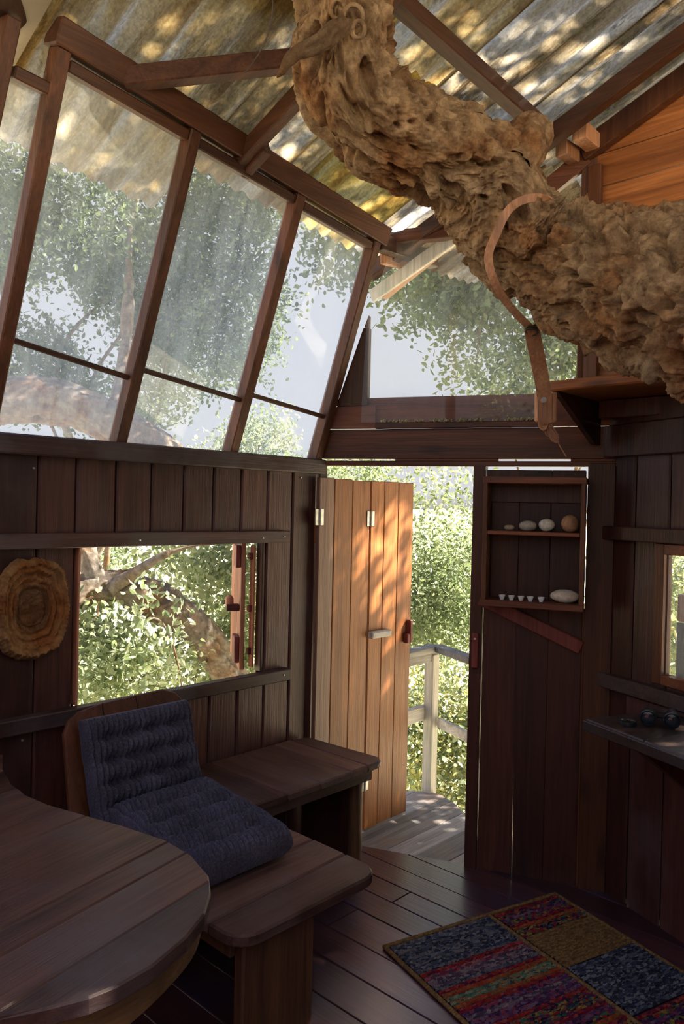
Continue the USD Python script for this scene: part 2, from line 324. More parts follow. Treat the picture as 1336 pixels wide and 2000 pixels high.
roof_yellow = roof_mat('fibreglass_yellow', (.26, .14, .03), (.48, .34, .08), (.58, .48, .20))
roof_grey = roof_mat('fibreglass_grey', (.14, .09, .04), (.34, .28, .18), (.52, .50, .45), spots=.9, clear=.12)
roof_beige = plain('beige_sheet', (.52, .44, .32), rough=.7, noise=.12, scale=14)

def bark_mat(name, hi, lo, sc=1.):
    n = {'g': ('geometry', {}), 'a': ('attribute', {'attribute': 'fissure'}), 'n': ('noise_texture', {'scale': 22. * sc, 'detail': 8., 'roughness': .72}), 'n2': ('noise_texture', {'scale': 5. * sc, 'detail': 3.}),
         'r': ('rgb_ramp', {'ramp': [(.30, lo), (.5, tuple((a + b) / 2 for a, b in zip(hi, lo))), (.66, hi)]}),
         'r2': ('rgb_ramp', {'ramp': [(.35, (.85, .60, .42)), (.5, (1, .95, .86)), (.68, (1.0, 1.02, 1.0))]}), 'x': ('mix', {'mix_type': 'multiply', 'fac': 1.}),
         'b': ('bump', {'strength': .9, 'distance': .010}), 'p': ('principled_bsdf', {'roughness': .92, 'specular_ior_level': .15})}
    l = [('g.position', 'n.vector'), ('g.position', 'n2.vector'), ('n.fac', 'r.fac'), ('n2.fac', 'r2.fac'), ('r.color', 'x.color1'), ('r2.color', 'x.color2'), ('x.color', 'p.base_color'), ('n.fac', 'b.height'), ('b.normal', 'p.normal')]
    return usdkit.material(stage, '/World/Looks/' + name, n, l, surface='p.BSDF')
bark = bark_mat('cork_bark', (.47, .325, .20), (.075, .036, .02))
bark_far = bark_mat('grey_bark', (.30, .275, .245), (.11, .08, .06))
bark_core = bark_mat('inner_cork', (.20, .13, .08), (.08, .045, .025), 1.6)

def leaf_mat(name, c, tr=.45):
    n = {'o': ('object_info', {}), 'g': ('geometry', {}), 'n': ('noise_texture', {'scale': 2.5, 'detail': 2.}), 'r': ('rgb_ramp', {'ramp': [(.3, tuple(x * .7 for x in c)), (.7, tuple(x * 1.3 for x in c))]}),
         'd': ('principled_bsdf', {'roughness': .5, 'specular_ior_level': .35}), 't': ('translucent_bsdf', {}), 'g2': ('mix', {'mix_type': 'multiply', 'fac': 1., 'color2': (1.15, 1.2, .75)}), 'm': ('mix_closure', {'fac': tr})}
    l = [('g.position', 'n.vector'), ('n.fac', 'r.fac'), ('r.color', 'd.base_color'), ('r.color', 'g2.color1'), ('g2.color', 't.color'), ('d.BSDF', 'm.closure1'), ('t.BSDF', 'm.closure2')]
    return usdkit.material(stage, '/World/Looks/' + name, n, l, surface='m.closure')
leaf_mats = [leaf_mat('leaf_dark', (.095, .135, .085)), leaf_mat('leaf_green', (.165, .212, .138)), leaf_mat('leaf_pale', (.32, .365, .26)), leaf_mat('leaf_olive', (.38, .37, .19))]

# ------------------------------------------------------------------ floor
floor = thing('floor', (0, 0, 0), 'dark polished timber floor of the treehouse room', 'floor', kind='structure')
room = Polygon([(-2.6, 0), (0, 0), tuple((DD * 1.2503)[:2]), tuple(rp(2.0, 0, 0)[:2]), (-1.6, -3.8), (-3.4, -3.4), (-3.6, -1.4)])
TRUNK = at(1960, 2000, 1.60)
floor_poly = room.buffer(.02, join_style=2).difference(affinity.translate(Polygon([(.29 * math.cos(t), .29 * math.sin(t)) for t in np.linspace(0, 6.2, 24)]), TRUNK[0], TRUNK[1]))
xs = [.60, .46, .33, .20, .075, -.05, -.164, -.29, -.455]
while xs[-1] > -3.6: xs.append(xs[-1] - .14 + random.uniform(-.012, .012))
for a, b in zip(xs[1:], xs[:-1]):
    g = floor_poly.intersection(sbox(a + .0018, -5, b - .0018, 1))
    if not g.is_empty:
        for p in getattr(g, 'geoms', [g]):
            # butt joint cut here and there
            cut = {-.164: -.62, -.455: -.56}.get(a, None)
            for q in ([p] if cut is None else [p.intersection(sbox(-9, cut + .0015, 9, 9)), p.intersection(sbox(-9, -9, 9, cut - .0015))]):
                for q in getattr(q, 'geoms', [q]):
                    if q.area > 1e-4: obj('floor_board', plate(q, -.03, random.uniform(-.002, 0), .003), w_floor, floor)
obj('joist', bx(-2.6, .2, -1.7, -1.6, -.16, -.035), w_framex, floor)

# ------------------------------------------------------------------ left wall (board wall with the shutter window), y = 0
WX0, WX1, WZ0, WZ1 = -1.135, -.300, .795, 1.340
wl = thing('wall_left', (0, 0, 0), 'dark vertical board wall under the sloped glazing, holding the shutter window', 'wall', kind='structure')
xs = [0, -.145, -.289, -.431, -.571, -.711, -.854, -.998, -1.149, -1.283]
while xs[-1] > -2.6: xs.append(xs[-1] - .14)
for i, (a, b) in enumerate(zip(xs[1:], xs[:-1])):
    o = random.uniform(-.0015, .0015); y0, y1 = .002 + o, .027 + o; g = .0028
    if a < WX1 - .02 and b > WX0 + .02:
        obj('wall_board', bx(a + g, b - g, y0, y1, WZ1, 1.655, .006), w_wall, wl)
        obj('wall_board', bx(a + g, b - g, y0, y1, -.01, WZ0 - .005, .006), w_wall, wl)
    else:
        x0 = max(a, WX1) if a < WX1 < b - .02 else a
        obj('wall_board', bx(x0 + g, b - g, y0, y1, -.01, 1.655, .006), w_wall, wl)
for a in xs[1:-1]:
    if WX0 < a < WX1:
        obj('lining_strip', bx(a - .02, a + .02, .0295, .038, WZ1, 1.64), w_dark, wl); obj('lining_strip', bx(a - .02, a + .02, .0295, .038, 0, WZ0 - .01), w_dark, wl)
    else: obj('lining_strip', bx(a - .02, a + .02, .0295, .038, 0, 1.64), w_dark, wl)
obj('plate_beam', bx(-2.6, .012, -.045, .05, 1.640, 1.705, .005), w_railx, wl)
obj('rail', bx(-2.6, -.185, -.032, -.001, 1.338, 1.388), w_railx, wl)
obj('sill_rail', beam((-2.6, -.022, .772), (-.172, -.022, .772), .044, .050), w_railx, wl)
obj('corner_post', bx(.012, .062, -.004, .05, -.02, 1.70), w_dark, wl)
for x, y, z in ((-.22, -.032, 1.363), (-.215, -.044, .775), (-1.32, .0, .715), (-.34, -.032, 1.36), (-.92, -.032, 1.36), (-.10, .0, 1.62), (-1.30, .0, 1.60)):
    obj('nail', bx(x - .004, x + .004, y - .004, y + .004, z - .004, z + .004, .0018), screw, wl)

# shutter window
w1 = thing('window_1', (-.72, 0, .8), 'unglazed window opening with wooden shutters swung outward, beside the cork plaque', 'window', kind='structure')
obj('window_jamb', bx(WX0 - .004, WX0 + .004, -.002, .04, WZ0, WZ1), w_shut, w1)
obj('window_jamb', bx(WX1 - .012, WX1 + .002, .0, .04, WZ0, WZ1), w_dark, w1)
# right-hand shutter, swung outwards, seen almost edge on
hx = WX1 - .06; sd = np.array([.545, .838, 0]); sd /= np.linalg.norm(sd); sn = np.array([-sd[1], sd[0], 0])
def shb(a0, a1, n0, n1, z0, z1): return obox(np.array([hx, .05, 0]) + sd * (a0 + a1) / 2 + sn * (n0 + n1) / 2 + Z * (z0 + z1) / 2, [sd, sn, Z], [abs(a1 - a0) / 2, abs(n1 - n0) / 2, abs(z1 - z0) / 2])
obj('shutter_board', shb(.0, .13, 0, .02, .80, 1.335), w_shut, w1); obj('shutter_board', shb(.134, .27, 0, .02, .80, 1.335), w_shut, w1); obj('shutter_board', shb(.274, .40, 0, .02, .80, 1.335), w_shut, w1)
for z0, z1 in ((.83, .94), (1.23, 1.325)): obj('shutter_batten', shb(.0, .10, .021, .042, z0, z1), w_red, w1, label='red batten')
obj('shutter_latch', shb(.02, .055, .021, .075, 1.045, 1.075), w_red, w1)
obj('shutter_knob', (lambda v: (v[0] @ np.eye(3), v[1]))(lathe([(0, -.03), (.012, -.028), (.018, -.01), (.018, .012), (.010, .026), (0, .03)], np.array([hx, .05, 1.085]) + sd * .04 + sn * .062, 14)), w_shut, w1, smooth=40)
obj('shutter_stile', bx(WX1 - .035, WX1 - .022, .03, .055, .81, 1.325), w_shut, w1)
for z in (.88, 1.06, 1.28): obj('shutter_hinge', bx(WX1 - .052, WX1 - .020, .035, .050, z - .014, z + .014), w_red, w1)
# left-hand shutter: its red battens stand past the jamb
sl = np.array([.47, .883, 0]); sl /= np.linalg.norm(sl); sln = np.array([sl[1], -sl[0], 0]); h0 = np.array([WX0 + .004, .045, 0])
obj('shutter_board', obox(h0 + sl * .16 - sln * .012 + Z * 1.068, [sl, sln, Z], [.15, .010, .27]), w_shut, w1)
for z0, z1 in ((.805, .965), (1.19, 1.325)): obj('shutter_batten', obox(h0 + sl * .06 + sln * .010 + Z * (z0 + z1) / 2, [sl, sln, Z], [.055, .012, (z1 - z0) / 2]), w_red, w1, label='red batten')

# ------------------------------------------------------------------ sloped glazing above the left wall
w2 = thing('window_2', (-.7, 0, 1.7), 'sloped glazing of tall panes between timber mullions along the left wall', 'window', kind='structure')
UP = np.array([0, -.293, .911]); UP /= np.linalg.norm(UP); GN = np.cross(UP, [1, 0, 0])   # GN points outwards
X = np.array([1., 0, 0])
def gp(u, s, o=0): return np.array([u, 0, 1.705]) + UP * s + GN * o
def gbeam(u0, s0, u1, s1, w, d, o=0): return beam(gp(u0, s0, o), gp(u1, s1, o), w, d, up=GN)
def htop(u): return .985 - .115 * u - (.0 if u < 0 else 0)
muls = [(-2.39, -2.30), (-1.625, -1.55), (-1.455, -1.405), (-1.0, -.940), (-.498, -.447), (-.022, .010)]
for i, (u0, u1) in enumerate(muls):
    obj('mullion', gbeam(u0, -.005, u1, htop(u1) - .02, .042, .062), w_frame, w2)
for (a0, a1), (b0, b1) in zip(muls[:-1], muls[1:]):
    tl, tr = htop(a1) - .055, htop(b1) - .045
    if a0 < -1.6: tl -= .09; tr -= .09
    sa, sb = .215 - .055 * a0, .195 - .04 * b0
    obj('top_rail', gbeam(a1 + .022, tl, b1 - .022, tr, .034, .050), w_framex, w2)
    ua = a0 + (a1 - a0) * .25; ub = b0 + (b1 - b0) * .2
    obj('cross_bar', gbeam(ua + .02, sa if a0 > -1.5 else sa - .03, ub - .02, sb, .018, .030), w_framex, w2)
    v = np.array([gp(a0 + .005, .0, .018), gp(b0 - .005, 0, .018), gp(b1 - .005, tr, .018), gp(a1 + .005, tl, .018)])
    v = np.vstack([v, v + GN * .004]); q = [(0, 1, 2, 3), (7, 6, 5, 4), (0, 4, 5, 1), (1, 5, 6, 2), (2, 6, 7, 3), (3, 7, 4, 0)]
    obj('glass_pane', (v, q), glass_hazy, w2)

# ------------------------------------------------------------------ roof
def zr(x, y):
    return 2.533 + np.where(np.asarray(x) < 0, -.098 * np.asarray(x), .055 * np.asarray(x)) - .40 * np.asarray(y)
ceil = thing('ceiling', (0, 0, 2.5), 'corrugated translucent roof sheets on rough timber rafters', 'roof', kind='structure')
TH = [(700, -950, 1.75), (675, -430, 1.86), (668, -160, 1.95), (668, -60, 2.03), (668, 0, 2.06), (671, 70, 2.10), (682, 150, 2.16), (735, 235, 2.24), (840, 295, 2.32), (930, 345, 2.39), (985, 420, 2.44), (1030, 480, 2.46), (1105, 522, 2.42), (1215, 552, 2.28), (1336, 582, 2.10), (1460, 634, 1.94), (1600, 700, 1.8), (1800, 850, 1.68), (1935, 1250, 1.60), (1960, 2000, 1.60), (1960, 4400, 1.60)]
limb_pts = np.array([at(*q) for q in TH])
def sheet(x0, x1, y0, y1, lift, mat, wl=.076, amp=.0095, name='roof_sheet', rag=.0):
    nx = max(8, int((x1 - x0) / wl * 8)); gx = np.linspace(x0, x1, nx + 1); ny = max(6, int(abs(y1 - y0) / .10)); gy = np.linspace(y0, y1, ny + 1)
    Xg, Yg = np.meshgrid(gx, gy, indexing='ij')
    Zg = zr(Xg, Yg) + lift + amp + amp * np.sin(2 * np.pi * Xg / wl) + .004 * (meshkit.noise(np.stack([Xg * 3, Yg * 3, Xg * 0], -1), 5) - .5)
    v = np.stack([Xg, Yg, Zg], -1).reshape(-1, 3); f = []
    cx, cy = at(668, -45, 2.02)[:2]
    for i in range(nx):
        for j in range(ny):
            if (Xg[i, j] - cx) ** 2 + (Yg[i, j] - cy) ** 2 < .17 ** 2 or (Xg[i, j] - cx + .05) ** 2 + (Yg[i, j] - cy - .0) ** 2 < .16 ** 2: continue
            a, b, c, d = i * (ny + 1) + j, (i + 1) * (ny + 1) + j, (i + 1) * (ny + 1) + j + 1, i * (ny + 1) + j + 1
            f.append((a, b, c, d))
    obj(name, (v, f), mat, ceil, smooth=True)
sheet(-2.7, -1.44, -3.7, .16, .012, roof_beige, wl=.42, amp=.02, name='opaque_sheet')
sheet(-1.47, -.835, -.80, .06, .0, roof_cream)
sheet(-.85, -.42, -.84, -.16, .006, roof_cream)
sheet(-.44, .02, -.86, -.17, .0, roof_yellow)
sheet(.0, .44, -.84, -.17, .006, roof_grey)
sheet(.42, .95, -.86, -.17, .012, roof_grey)
sheet(-1.47, -.95, -3.7, -.70, .022, roof_cream)
sheet(-.97, -.60, -3.7, -.74, .028, roof_yellow)
sheet(-.62, -.30, -3.7, -.72, .022, roof_cream)
sheet(-.32, .10, -3.7, -.76, .028, roof_grey)
sheet(.08, .52, -3.7, -.74, .034, roof_grey)
sheet(.50, .95, -3.7, -.76, .028, roof_grey)
def rz(x, y, d=.03): return np.array([x, y, float(zr(x, y)) - d])
obj('header_beam', beam(gp(-1.435, htop(-1.435) + .015), gp(.06, htop(.06) + .015), .075, .085, up=GN), w_framex, ceil)
obj('header_beam', beam(rz(.03, -.30, .035), rz(.43, -.30, .035), .05, .07), w_framex, ceil)
obj('rafter', beam(rz(-1.215, -.36, .03), rz(-.80, -.72, .03), .05, .058), w_framey, ceil)
obj('rafter', beam(rz(-.735, -.31, .032), rz(-.745, -2.3, .032), .042, .060), w_framey, ceil)
obj('pole', bark_tube([at(-90, -70, 1.75), at(-40, -30, 1.95), at(24, 22, 2.15)], np.array([.05, .05, .048]), 24, 24, .003, seed=77), w_framey, ceil, smooth=True)
obj('rafter_cleat', beam(rz(-.700, -.30, .05), rz(-.705, -.43, .05), .034, .05), w_framey, ceil)
obj('purlin', beam(rz(-1.44, -.985, .03), rz(.15, -1.005, .03), .055, .052), w_framex, ceil)
obj('rafter', beam(rz(.185, -.12, .035), rz(.265, -3.2, .035), .05, .066), w_framey, ceil)
obj('rafter_tail', beam(rz(.30, -.10, .10), rz(.33, -.75, .045), .045, .05), w_strap, ceil)
obj('rafter_tail', beam(rz(.225, -.10, .12), rz(.29, -.80, .10), .022, .06), w_gray, ceil)
obj('fascia_board', beam(rz(.10, -.262, .05), rz(.33, -.262, .045), .02, .08), w_strap, ceil)
obj('rafter_block', beam(rz(.29, -1.00, .05), rz(.40, -1.00, .05), .05, .06), w_strap, ceil)
obj('rafter_block', beam(rz(.28, -1.08, .045), rz(.44, -1.07, .045), .06, .06), w_strap, ceil)
obj('verge_rafter', beam(dp(.80, .02, 2.66), dp(1.12, .02, 2.905), .04, .07), w_raild, ceil)

# ------------------------------------------------------------------ door wall
wb = thing('wall_back', (.25, -.57, 0), 'board wall with the open doorway, the fixed door leaf and the long upper window', 'wall', kind='structure')
obj('post', dbox(.702, .752, -.06, .012, -.03, 1.69), w_dark, wb)
obj('post', dbox(1.158, 1.262, -.03, .014, -.03, 1.695), w_darkp, wb)
obj('post_filler', dbox(1.150, 1.159, -.03, .006, -.03, 1.11), w_darkp, wb)
obj('head_strip', dbox(-.03, 1.50, -.03, .012, 1.678, 1.700), w_raild, wb)
obj('beam_board', dbox(.02, 1.30, -.03, .004, 1.709, 1.838), w_raild, wb)
def dpoly_board(pts, o0, o1): return hull([dp(t, o, z) for o in (o0, o1) for t, z in pts])
obj('beam_board', dpoly_board([(.052, 1.842), (1.16, 1.842), (1.16, 1.975), (.100, 1.975)], -.03, .002), w_raild, wb)
obj('beam_board', dpoly_board([(.052, 1.843), (.270, 1.843), (.270, 1.938), (.086, 1.938)], .003, .014), w_raild, wb)
obj('post_board', dpoly_board([(.088, 1.942), (.232, 1.942), (.232, 2.28), (.206, 2.28)], -.02, .014), w_darkp, wb)
obj('post_board', dpoly_board([(.208, 2.284), (.228, 2.284), (.228, 2.335)], -.02, .010), w_darkp, wb)
obj('beam_board', dbox(1.162, 1.285, -.03, .003, 1.842, 1.932), w_raild, wb)
obj('filler_strip', dbox(.36, .80, -.03, .002, 1.699, 1.711), w_raild, wb); obj('filler_strip', dbox(1.09, 1.30, -.03, .002, 1.699, 1.711), w_raild, wb)
obj('top_plate', dbox(.30, 1.13, -.03, .02, 2.640, 2.695), w_raild, wb)
obj('post', dbox(1.105, 1.165, -.03, .03, 1.90, 2.90), w_darkp, wb)
obj('post', dbox(1.165, 1.235, -.035, .015, 1.90, 2.70), w_darkp, wb)
w3 = thing('window_3', (.3, -.6, 1.86), 'long upper window pane above the doorway beam', 'window', kind='structure')
obj('glass_pane', dpoly_board([(.205, 1.865), (1.10, 1.865), (1.10, 2.645), (.335, 2.645), (.222, 2.31)], .0165, .020), glass_clear, w3)
obj('bottom_bead', dbox(.272, .985, .003, .026, 1.838, 1.863), w_raild, w3)
ms = []
for k in range(90):
    t = random.uniform(.30, .96); s = random.uniform(.003, .009)
    ms.append(obox(dp(t, .022, 1.866 + s * .5), np.linalg.qr(rng.normal(size=(3, 3)))[0], [s, s * .5, s * .7], .001))
obj('moss', join(ms), moss, w3, kind='stuff', label='line of pale moss and dirt along the bottom of the pane')

# open folding door leaf
d1 = thing('door_1', (.02, -.03, 0), 'open orange-brown board door folded outward with sun patches on it', 'door', kind='structure')
js = [-.022, .074, .195, .319, .325, .423, .531, .652]
for i, (a, b) in enumerate(zip(js[:-1], js[1:])):
    if i == 3: continue
    z0 = -.05 + random.uniform(-.006, .006)
    obj('door_board', bx(a + .0012, b - .0012, -.040 + random.uniform(-.001, .001), -.016, z0, 1.623 + random.uniform(-.004, .004), .003), w_leafd if i == 0 else w_leaf, d1, label='grey-brown door board' if i == 0 else None)
for z0, z1 in ((.15, .24), (1.33, 1.42)):
    obj('door_batten', bx(-.01, .315, -.014, .008, z0, z1), w_leaf, d1); obj('door_batten', bx(.335, .645, -.014, .008, z0, z1), w_leaf, d1)
for x, z in ((-.022, 1.448), (.322, 1.442), (.322, .18)):
    hg = obj('hinge', bx(x - .026, x + .026, -.0435, -.0405, z - .036, z + .036, .001), metal, d1)
    obj('hinge_pin', tube([(x, -.046, z - .036), (x, -.046, z + .036)], .005, 8), metal, hg)
obj('handle', bx(.318, .462, -.075, -.041, .872, .905, .006), latchm, d1, label='grey wooden handle block')
obj('turn_button', bx(.612, .632, -.070, -.041, .820, .935, .004), w_red, d1, label='red turn button'); obj('turn_button', bx(.590, .612, -.070, -.041, .820, .868, .004), w_red, d1)
# fixed leaf with the brace
d2 = thing('door_2', (.4, -.9, 0), 'closed dark door leaf of vertical boards with a diagonal brace, carrying the small wall box', 'door', kind='structure')
obj('door_board', hull([dp(t, o, z) for o in (-.028, -.004) for t, z in ((.7545, -.03), (.895, -.03), (.888, 1.05), (.888, 1.664), (.757, 1.664))]), w_dark, d2)
obj('door_board', hull([dp(t, o, z) for o in (-.028, -.004) for t, z in ((.899, -.03), (1.018, -.03), (1.018, 1.664), (.888, 1.664), (.888, 1.06))]), w_dark, d2)
obj('door_board', dbox(1.0182, 1.151, -.028, -.004, -.03, 1.664), w_dark, d2)
obj('door_batten', dbox(.757, 1.15, -.003, .016, 1.53, 1.62), w_dark, d2)
obj('brace', beam(dp(.742, .006, 1.128), dp(1.150, .006, .955), .055, .018, up=ND), w_red, d2, label='dark red diagonal brace')
obj('turn_button', dbox(.715, .742, .013, .03, .84, .985), w_red, d2, label='red turn button')
obj('button_screw', dbox(.724, .732, .03, .034, .958, .966), screw, d2)

# ------------------------------------------------------------------ right wall
wr = thing('wall_right', (.4, -1.4, 0), 'dark vertical board wall with the small framed window', 'wall', kind='structure')
rs = [.0, .118, .283, .43, .58, .74, .90, 1.06, 1.22, 1.38, 1.54, 1.70, 1.86, 2.0]
for a, b in zip(rs[:-1], rs[1:]):
    o = random.uniform(-.002, .002); m_ = w_dark if a < .1 else w_wall
    if a > .2 and b < .8:
        obj('wall_board', rbox(a + .0026, b - .0026, -.028 + o, -.003 + o, -.01, .88, .006), m_, wr); obj('wall_board', rbox(a + .0026, b - .0026, -.028 + o, -.003 + o, 1.39, 1.72, .006), m_, wr)
    else:
        obj('wall_board', rbox(a + .0026, b - .0026, -.028 + o, -.003 + o, -.01, 1.72, .006), m_, wr)
for a in rs[1:-1]:
    if .25 < a < .78:
        obj('lining_strip', rbox(a - .02, a + .02, -.042, -.033, 0, .88), w_dark, wr); obj('lining_strip', rbox(a - .02, a + .02, -.042, -.033, 1.39, 1.7), w_dark, wr)
    else: obj('lining_strip', rbox(a - .02, a + .02, -.042, -.033, 0, 1.7), w_dark, wr)
obj('rail', rbox(-.022, 2.0, .0, .034, 1.392, 1.445), w_dark, wr); obj('rail', rbox(-.032, 2.0, .0, .036, .812, .866), w_blackx, wr)
obj('plank', rbox(.12, 2.0, .0, .02, .715, .806), w_wall, wr)
obj('plate_beam', rbox(-.03, 2.0, -.05, .03, 1.715, 1.838), w_dark, wr); obj('beam_board', rbox(-.02, 2.0, -.05, .012, 1.840, 1.926), w_dark, wr)
w4 = thing('window_4', tuple(rp(.45, 0, .9)), 'small framed window in the right wall', 'window', kind='structure')
obj('window_frame', rbox(.232, .276, -.035, .012, .878, 1.39), w_darkp, w4); obj('window_frame', rbox(.74, .785, -.035, .012, .878, 1.39), w_darkp, w4)
obj('window_frame', rbox(.276, .74, -.035, .012, 1.350, 1.39), w_raild, w4); obj('window_frame', rbox(.276, .74, -.035, .014, .878, .914), w_raild, w4)
obj('glass_pane', rbox(.276, .74, -.022, -.018, .914, 1.35, .0005), glass_clear, w4)
obj('shutter_board', rbox(.24, .330, -.16, -.14, 1.150, 1.40), w_grayx, w4); obj('shutter_board', rbox(.24, .325, -.12, -.10, 1.10, 1.20), w_strap, w4); obj('shutter_board', rbox(.24, .318, -.12, -.10, .86, 1.095), w_dark, w4)
# gable planks above, plane x = .45
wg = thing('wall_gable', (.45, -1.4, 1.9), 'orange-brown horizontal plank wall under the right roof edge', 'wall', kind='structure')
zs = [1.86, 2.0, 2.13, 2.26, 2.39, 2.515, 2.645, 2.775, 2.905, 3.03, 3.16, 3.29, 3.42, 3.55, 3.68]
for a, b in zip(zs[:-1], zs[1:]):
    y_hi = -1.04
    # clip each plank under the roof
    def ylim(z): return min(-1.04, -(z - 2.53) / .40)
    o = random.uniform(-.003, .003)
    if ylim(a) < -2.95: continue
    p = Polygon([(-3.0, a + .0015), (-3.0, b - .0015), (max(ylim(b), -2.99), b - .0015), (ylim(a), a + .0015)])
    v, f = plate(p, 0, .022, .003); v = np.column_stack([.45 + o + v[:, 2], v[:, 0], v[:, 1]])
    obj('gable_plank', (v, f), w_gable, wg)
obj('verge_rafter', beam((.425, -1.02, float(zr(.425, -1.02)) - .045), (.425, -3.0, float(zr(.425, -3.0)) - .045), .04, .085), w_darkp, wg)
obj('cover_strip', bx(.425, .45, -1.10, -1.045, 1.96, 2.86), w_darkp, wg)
# walls behind the photographer
wf = thing('wall_front', (-2.5, -3.4, 0), 'low board wall behind the photographer', 'wall', kind='structure')
ring = [tuple(rp(2.0, 0, 0)[:2]), (-1.6, -3.8), (-3.4, -3.4), (-3.6, -1.4), (-2.6, 0)]
for (x0, y0), (x1, y1) in zip(ring[:-1], ring[1:]):
    n = int(math.hypot(x1 - x0, y1 - y0) / .16)
    for k in range(n):
        a = np.array([x0 + (x1 - x0) * k / n, y0 + (y1 - y0) * k / n]); b = np.array([x0 + (x1 - x0) * (k + 1) / n, y0 + (y1 - y0) * (k + 1) / n])
        obj('wall_board', beam([*((a + b) / 2), -.01], [*((a + b) / 2), 1.80], np.linalg.norm(b - a) - .006, .025, up=(-(b - a)[1], (b - a)[0], 0)), w_wall, wf)
    obj('plate_beam', beam([x0, y0, 1.84], [x1, y1, 1.84], .08, .08), w_railx, wf)
    obj('post', beam([x1, y1, 1.88], [x1, y1, 3.3], .08, .08, up=(1, 0, 0)), w_frame, wf)

# ------------------------------------------------------------------ the cork oak limb that grows through the room
limb_r = np.array([80, 90, 95, 95, 93, 92, 98, 100, 98, 98, 100, 108, 120, 143, 164, 178, 190, 195, 200, 215, 250]) * np.array([q[2] for q in TH]) / 1500 * .985
limb = thing('cork_oak_limb', tuple(limb_pts[11]), 'massive cork oak limb with deeply furrowed tan bark bending through the room under the roof', 'tree limb')
obj('bark', bark_tube(limb_pts, limb_r, 900, 340, .033, fz=15.0, seed=2), bark, limb, smooth=True)
# stub of a sawn branch on top, bulge, snapped twig
kp = [at(995, 330, 2.33), at(1026, 280, 2.35), at(1048, 248, 2.37), at(1056, 234, 2.38)]
obj('branch_stub', bark_tube(kp, np.array([.085, .075, .058, .030]), 60, 70, .012, fz=14, seed=8), bark, limb, smooth=True, label='short stub of a cut branch')
tw = [at(668, 40, 1.96), at(640, 70, 1.93), at(608, 92, 1.92), at(575, 108, 1.92), at(552, 135, 1.92), at(540, 150, 1.92)]
obj('broken_twig', bark_tube(tw, np.array([.026, .025, .022, .017, .010, .003]), 70, 40, .007, fz=22, seed=12), bark_core, limb, smooth=True, label='snapped dark side twig')
for (px, py, r_) in ((690, 36, .026), (660, 18, .018), (700, 58, .016)):
    c = at(px, py, 2.10 - .128); nn = -(c - at(px, py, 2.1)); nn = (EYE - c) / np.linalg.norm(EYE - c)
    ax1 = np.cross(nn, Z); ax1 /= np.linalg.norm(ax1); ax2 = np.cross(nn, ax1)
    a = np.linspace(0, 2 * np.pi, 25); obj('knot_ring', tube([c + ax1 * r_ * math.cos(t) + ax2 * r_ * 1.15 * math.sin(t) for t in a], .006, 7), bark, limb, smooth=True)

# bent lath strap round the limb, carrying the corner of the hanging shelf
st = thing('hanging_strap', tuple(at(1062, 800, 2.75)), 'bent brown wooden lath strap looped over the limb and bolted to the upper shelf corner', 'strap')
def ribbon(pts, wid, thk, side):
    pts = np.asarray(pts, float); k = np.linspace(0, 1, len(pts)); tt = np.linspace(0, 1, 60); c = CubicSpline(k, pts)(tt); sd = CubicSpline(k, np.asarray(side, float))(tt)
    t = np.gradient(c, axis=0); t /= np.linalg.norm(t, axis=1, keepdims=True); sd -= t * (sd * t).sum(1)[:, None]; sd /= np.linalg.norm(sd, axis=1, keepdims=True); u = np.cross(t, sd)
    R4 = [c + sd * wid / 2 + u * thk / 2, c - sd * wid / 2 + u * thk / 2, c - sd * wid / 2 - u * thk / 2, c + sd * wid / 2 - u * thk / 2]
    v = np.stack(R4, 1).reshape(-1, 3); f = []
    for i in range(59):
        for j in range(4): f.append((i * 4 + j, (i + 1) * 4 + j, (i + 1) * 4 + (j + 1) % 4, i * 4 + (j + 1) % 4))
    f += [(0, 1, 2, 3), (239, 238, 237, 236)]
    return v, np.array(f)
sp = [at(1098, 412, 2.42), at(1068, 390, 2.31), at(1030, 388, 2.265), at(992, 412, 2.255), at(967, 462, 2.265), at(954, 503, 2.285), at(968, 555, 2.32), at(1000, 603, 2.40), at(1036, 640, 2.50)]
side = [CF * .55 + CR * .8] * 9
side = [CR * .9 + CF * .3, CR * .8 + CU * .3, CU * .9 + CR * .3, CU * .5 + CR * .8, CR + CU * .3, CR, CR - CU * .1, CR + CU * .4, CR + CU * .5]
obj('lath', ribbon(sp, .024, .007, side), w_strap, st)
obj('lath', ribbon([at(1085, 600, 2.62), at(1068, 622, 2.60), at(1050, 636, 2.56), at(1036, 644, 2.51)], .022, .012, [CR + CU] * 4), w_darkp, st)
obj('lath', ribbon([at(1038, 640, 2.50), at(1046, 680, 2.55), at(1056, 730, 2.62), at(1063, 775, 2.68), at(1064, 815, 2.69), at(1070, 832, 2.68)], .050, .008, [CR] * 6), w_strap, st)
obj('lath', ribbon([at(1040, 640, 2.515), at(1049, 680, 2.565), at(1060, 730, 2.635), at(1067, 775, 2.695), at(1067, 800, 2.70)], .026, .010, [CR] * 5), w_darkp, st)
obj('lashing', tube([at(1038 + 12 * math.cos(a), 641 + 6 * math.sin(a) + a * .6, 2.50 + .016 * math.sin(a)) for a in np.linspace(0, 14, 50)], .0035, 6), wirem, st, label='green-grey lashing at the joint', smooth=True)
for px in (1051, 1081):
    obj('cheek_block', obox(at(px, 795, 2.71), [CR, CU, CF], [.010, .052, .014], .005), w_strap, st)
c = at(1061, 782, 2.665); obj('bolt', (lambda q: (q[0], q[1]))(hull([c + CR * .010 * math.cos(a) + CU * .010 * math.sin(a) - CF * o for a in np.linspace(0, 6.28, 7)[:-1] for o in (0, .012)])), screw, st, label='steel bolt head')
fr = []
